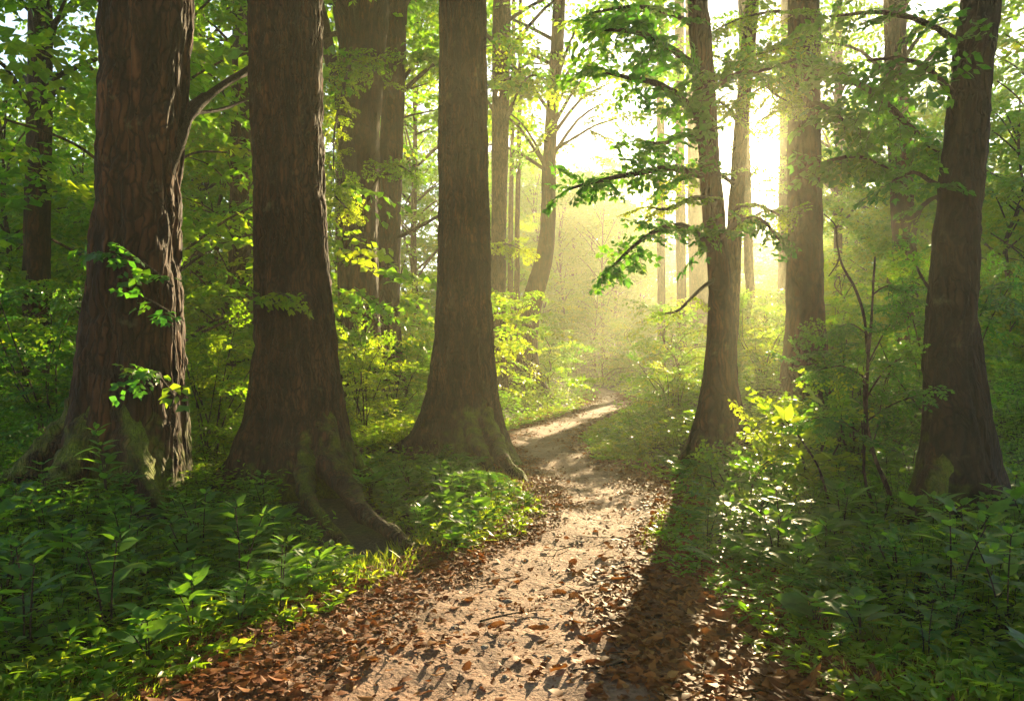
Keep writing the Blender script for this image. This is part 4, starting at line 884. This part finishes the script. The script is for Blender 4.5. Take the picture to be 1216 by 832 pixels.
done = [(o[0], o[1]) for o in (b4, b5, b6, b7, c1, c2, c3, c5)]
def grow(n, kind, lib, y0, y1, md, pathgap, lab, gr, ok, s0=.85, s1=1.2, wide=.80, dims=(0, 7, 2.4), most=0):
    c = 0
    for _ in range(n * 60):
        if c >= n: break
        y = rb.uniform(y0 ** .5, y1 ** .5) ** 2; x = rb.uniform(-1, 1) * (wide * y + 3)
        if abs(x - pathx(y)) < pathgap or not ok(x, y) or (y > 9 and view(886, y) < x < view(930, y) and kind in ('forest_tree', 'slender_tree') and y < 79) or blocks(x, y, dims[0], dims[1] * s1, dims[2] * s1) > most: continue
        if any((x - a) ** 2 + (y - b) ** 2 < md * md for a, b in done): continue
        done.append((x, y)); bg(kind, lib[rb.integers(len(lib))], x, y, rb.uniform(s0, s1), lab, gr, rb.uniform(0, 6.28)); c += 1
view = lambda px, y: (px - CX) / F * y
LEFT = lambda x, y: x < pathx(y)
RIGHT = lambda x, y: x > pathx(y)
DT = (4.2, 17, 3.3)
grow(28, 'understory_tree', UNDER, 13.5, 36, 2.4, 3.0, 'leafy young tree filling the woods left of the path', 'young trees left of the path', lambda x, y: x < pathx(y) and not (view(585, y) < x < view(700, y) and y < 26), .95, 1.6, most=1)
grow(40, 'understory_tree', UNDER, 34, 75, 2.8, 3.4, 'hazy young tree far off left of the path', 'far young trees left of the path', LEFT)
grow(26, 'understory_tree', UNDER, 17, 40, 2.2, 3.6, 'leafy young tree in the woods right of the path', 'young trees right of the path', lambda x, y: x > view(950, y), .95, 1.5, most=2)
grow(30, 'forest_tree', FAR, 60, 98, 2.6, 0, 'tall pale tree closing the vista where the path ends', 'pale trees closing the vista', lambda x, y: view(630, y) < x < view(880, y), .8, 1.35, dims=(3, 16, 3.0), most=4)
grow(16, 'forest_tree', FAR, 66, 98, 3.0, 0, 'very tall pale tree far behind the curving slender trunk', 'very tall far trees behind the curving trunk', lambda x, y: view(585, y) < x < view(690, y), 1.2, 1.55, dims=(6, 17, 3.3), most=3)
grow(22, 'forest_tree', FAR, 80, 108, 3.0, 0, 'full-crowned tree far off under the sun', 'far trees under the sun', lambda x, y: view(835, y) < x < view(1010, y), .72, .92, dims=(1, 16, 3.3), most=0)
grow(34, 'understory_tree', UNDER, 40, 78, 2.8, 4, 'hazy young tree far off right of the path', 'far young trees right of the path', RIGHT, .7, 1.1)
grow(24, 'forest_tree', TALL, 18, 78, 3.2, 4.0, 'tall full-crowned tree in the woods left of the path', 'tall trees left of the path', lambda x, y: x < pathx(y) and x < view(650, y), dims=DT, most=2)
grow(20, 'forest_tree', TALL, 20, 78, 3.4, 4.5, 'tall full-crowned tree in the woods right of the path', 'tall trees right of the path', lambda x, y: x > view(940, y), dims=DT, most=2)
grow(18, 'slender_tree', THIN, 26, 80, 3.0, 3.0, 'thin-crowned tree in the glow beneath the sun', 'thin-crowned trees beneath the sun', lambda x, y: view(735, y) < x < view(1010, y), dims=(5, 15, 2.6), most=3)
grow(34, 'bush', BUSH, 12, 30, 1.3, 1.9, 'leafy bush on the left side of the woods', 'bushes left of the path', lambda x, y: x < pathx(y) and y > 14 and not (view(585, y) < x < view(680, y) and y < 26), dims=(0, 2.5, 1.2))
grow(30, 'bush', BUSH, 14.5, 32, 1.4, 2.0, 'leafy bush on the right side of the woods', 'bushes right of the path', lambda x, y: x > pathx(y) and x > view(790, y), .7, 1.05, dims=(0, 2.5, 1.2))
grow(40, 'bush', BUSH, 32, 70, 1.7, 1.7, 'far hazy bush near the end of the path', 'far bushes near the end of the path', lambda x, y: abs(x - pathx(y)) < 18, dims=(0, 2.5, 1.2))

for (x, y, k, sc_) in [(-9, -3, 2, 1), (9, -5, 2, 1), (0.5, -13, 0, 1.1), (-7, -12, 1, 1.1), (8, -13, 2, 1), (-13, 2, 0, 1), (13, 3, 1, 1), (-13, -9, 2, 1.1), (14, -8, 0, 1), (3, -19, 1, 1.1), (-5, -20, 2, 1.1)]:  # more of the wood, added out of view to dim the sky fill
    bg('forest_tree', TALL[k], x, y, sc_, 'unseen tall full-crowned tree added behind the spot the picture is taken from', 'trees added behind the viewer', x * 3.1)
# ================================================================== AIR, SKY, SUN, CAMERA
S = np.array([(908 - CX) / F, 1.0, (HY - 190) / F]); S = S / np.linalg.norm(S)
elev = math.asin(S[2]); az = math.atan2(S[0], S[1])
import bmesh
bm = bmesh.new(); bmesh.ops.create_cube(bm, size=1.0)
for v in bm.verts: v.co = Vector((v.co.x * 300, 105 + v.co.y * 290, -2.0 + (v.co.z + .5) * 40))
me = bpy.data.meshes.new('haze'); bm.to_mesh(me); bm.free()
hm, nt = new_mat('haze_air')
pv = N(nt, 'ShaderNodeVolumePrincipled', inp={'Color': (.96, .95, .70, 1), 'Density': .0021, 'Anisotropy': .62})
o = N(nt, 'ShaderNodeOutputMaterial'); nt.links.new(pv.outputs[0], o.inputs['Volume']); me.materials.append(hm)
tag(link('haze', me), 'golden morning haze filling the woods', 'haze', kind='stuff')

w = bpy.data.worlds.new('World'); sc.world = w; w.use_nodes = True
nt = w.node_tree; nt.nodes.clear(); L = nt.links.new
sky = N(nt, 'ShaderNodeTexSky', sky_type='NISHITA', sun_disc=False, sun_elevation=elev, sun_rotation=az, dust_density=.05, air_density=.7, ozone_density=.3)
bgn = N(nt, 'ShaderNodeBackground', inp={'Strength': .085}); L(sky.outputs[0], bgn.inputs[0])
# the bright aureole of the low sun in the sky itself
tc = N(nt, 'ShaderNodeTexCoord'); dt = N(nt, 'ShaderNodeVectorMath', operation='DOT_PRODUCT'); dt.inputs[1].default_value = tuple(S)
L(tc.outputs['Generated'], dt.inputs[0])
mxx = N(nt, 'ShaderNodeMath', operation='MAXIMUM', inp={1: 0.0}); L(dt.outputs['Value'], mxx.inputs[0])
p1 = N(nt, 'ShaderNodeMath', operation='POWER', inp={1: 2600.0}); L(mxx.outputs[0], p1.inputs[0])
p2 = N(nt, 'ShaderNodeMath', operation='POWER', inp={1: 350.0}); L(mxx.outputs[0], p2.inputs[0])
m1 = N(nt, 'ShaderNodeMath', operation='MULTIPLY', inp={1: 60.0}); L(p1.outputs[0], m1.inputs[0])
m2 = N(nt, 'ShaderNodeMath', operation='MULTIPLY', inp={1: .5}); L(p2.outputs[0], m2.inputs[0])
ad = N(nt, 'ShaderNodeMath', operation='ADD'); L(m1.outputs[0], ad.inputs[0]); L(m2.outputs[0], ad.inputs[1])
bg2 = N(nt, 'ShaderNodeBackground', inp={'Color': (1, .78, .42, 1)}); L(ad.outputs[0], bg2.inputs['Strength'])
ads = N(nt, 'ShaderNodeAddShader'); L(bgn.outputs[0], ads.inputs[0]); L(bg2.outputs[0], ads.inputs[1])
ow = N(nt, 'ShaderNodeOutputWorld'); L(ads.outputs[0], ow.inputs[0])

ld = bpy.data.lights.new('sun', 'SUN'); ld.energy = 5.0; ld.angle = math.radians(.5); ld.color = (1, .775, .43)
lo = bpy.data.objects.new('sun', ld); COL.objects.link(lo); lo.rotation_mode = 'QUATERNION'; lo.rotation_quaternion = Vector(S).to_track_quat('Z', 'Y'); lo.location = Vector(S) * 60

cd = bpy.data.cameras.new('camera'); cam = bpy.data.objects.new('camera', cd); COL.objects.link(cam); sc.camera = cam
cam.location = (0, 0, CH); cam.rotation_euler = (PI / 2, 0, 0); cd.sensor_width = 36; cd.lens = 36 * F / 1216; cd.shift_y = (HY - 416) / 1216; cd.clip_end = 2000; cd.clip_start = .05
sc.view_settings.view_transform = 'Standard'; sc.view_settings.look = 'None'; sc.view_settings.gamma = 1; sc.view_settings.exposure = 2.45
cy = sc.cycles
cy.use_denoising = True; cy.denoiser = 'OPENIMAGEDENOISE'
try: cy.denoising_input_passes = 'RGB_ALBEDO_NORMAL'
except Exception: pass
cy.max_bounces = 7; cy.diffuse_bounces = 4; cy.glossy_bounces = 2; cy.transmission_bounces = 4; cy.volume_bounces = 1; cy.transparent_max_bounces = 4
cy.sample_clamp_indirect = 4.0; cy.caustics_reflective = False; cy.caustics_refractive = False
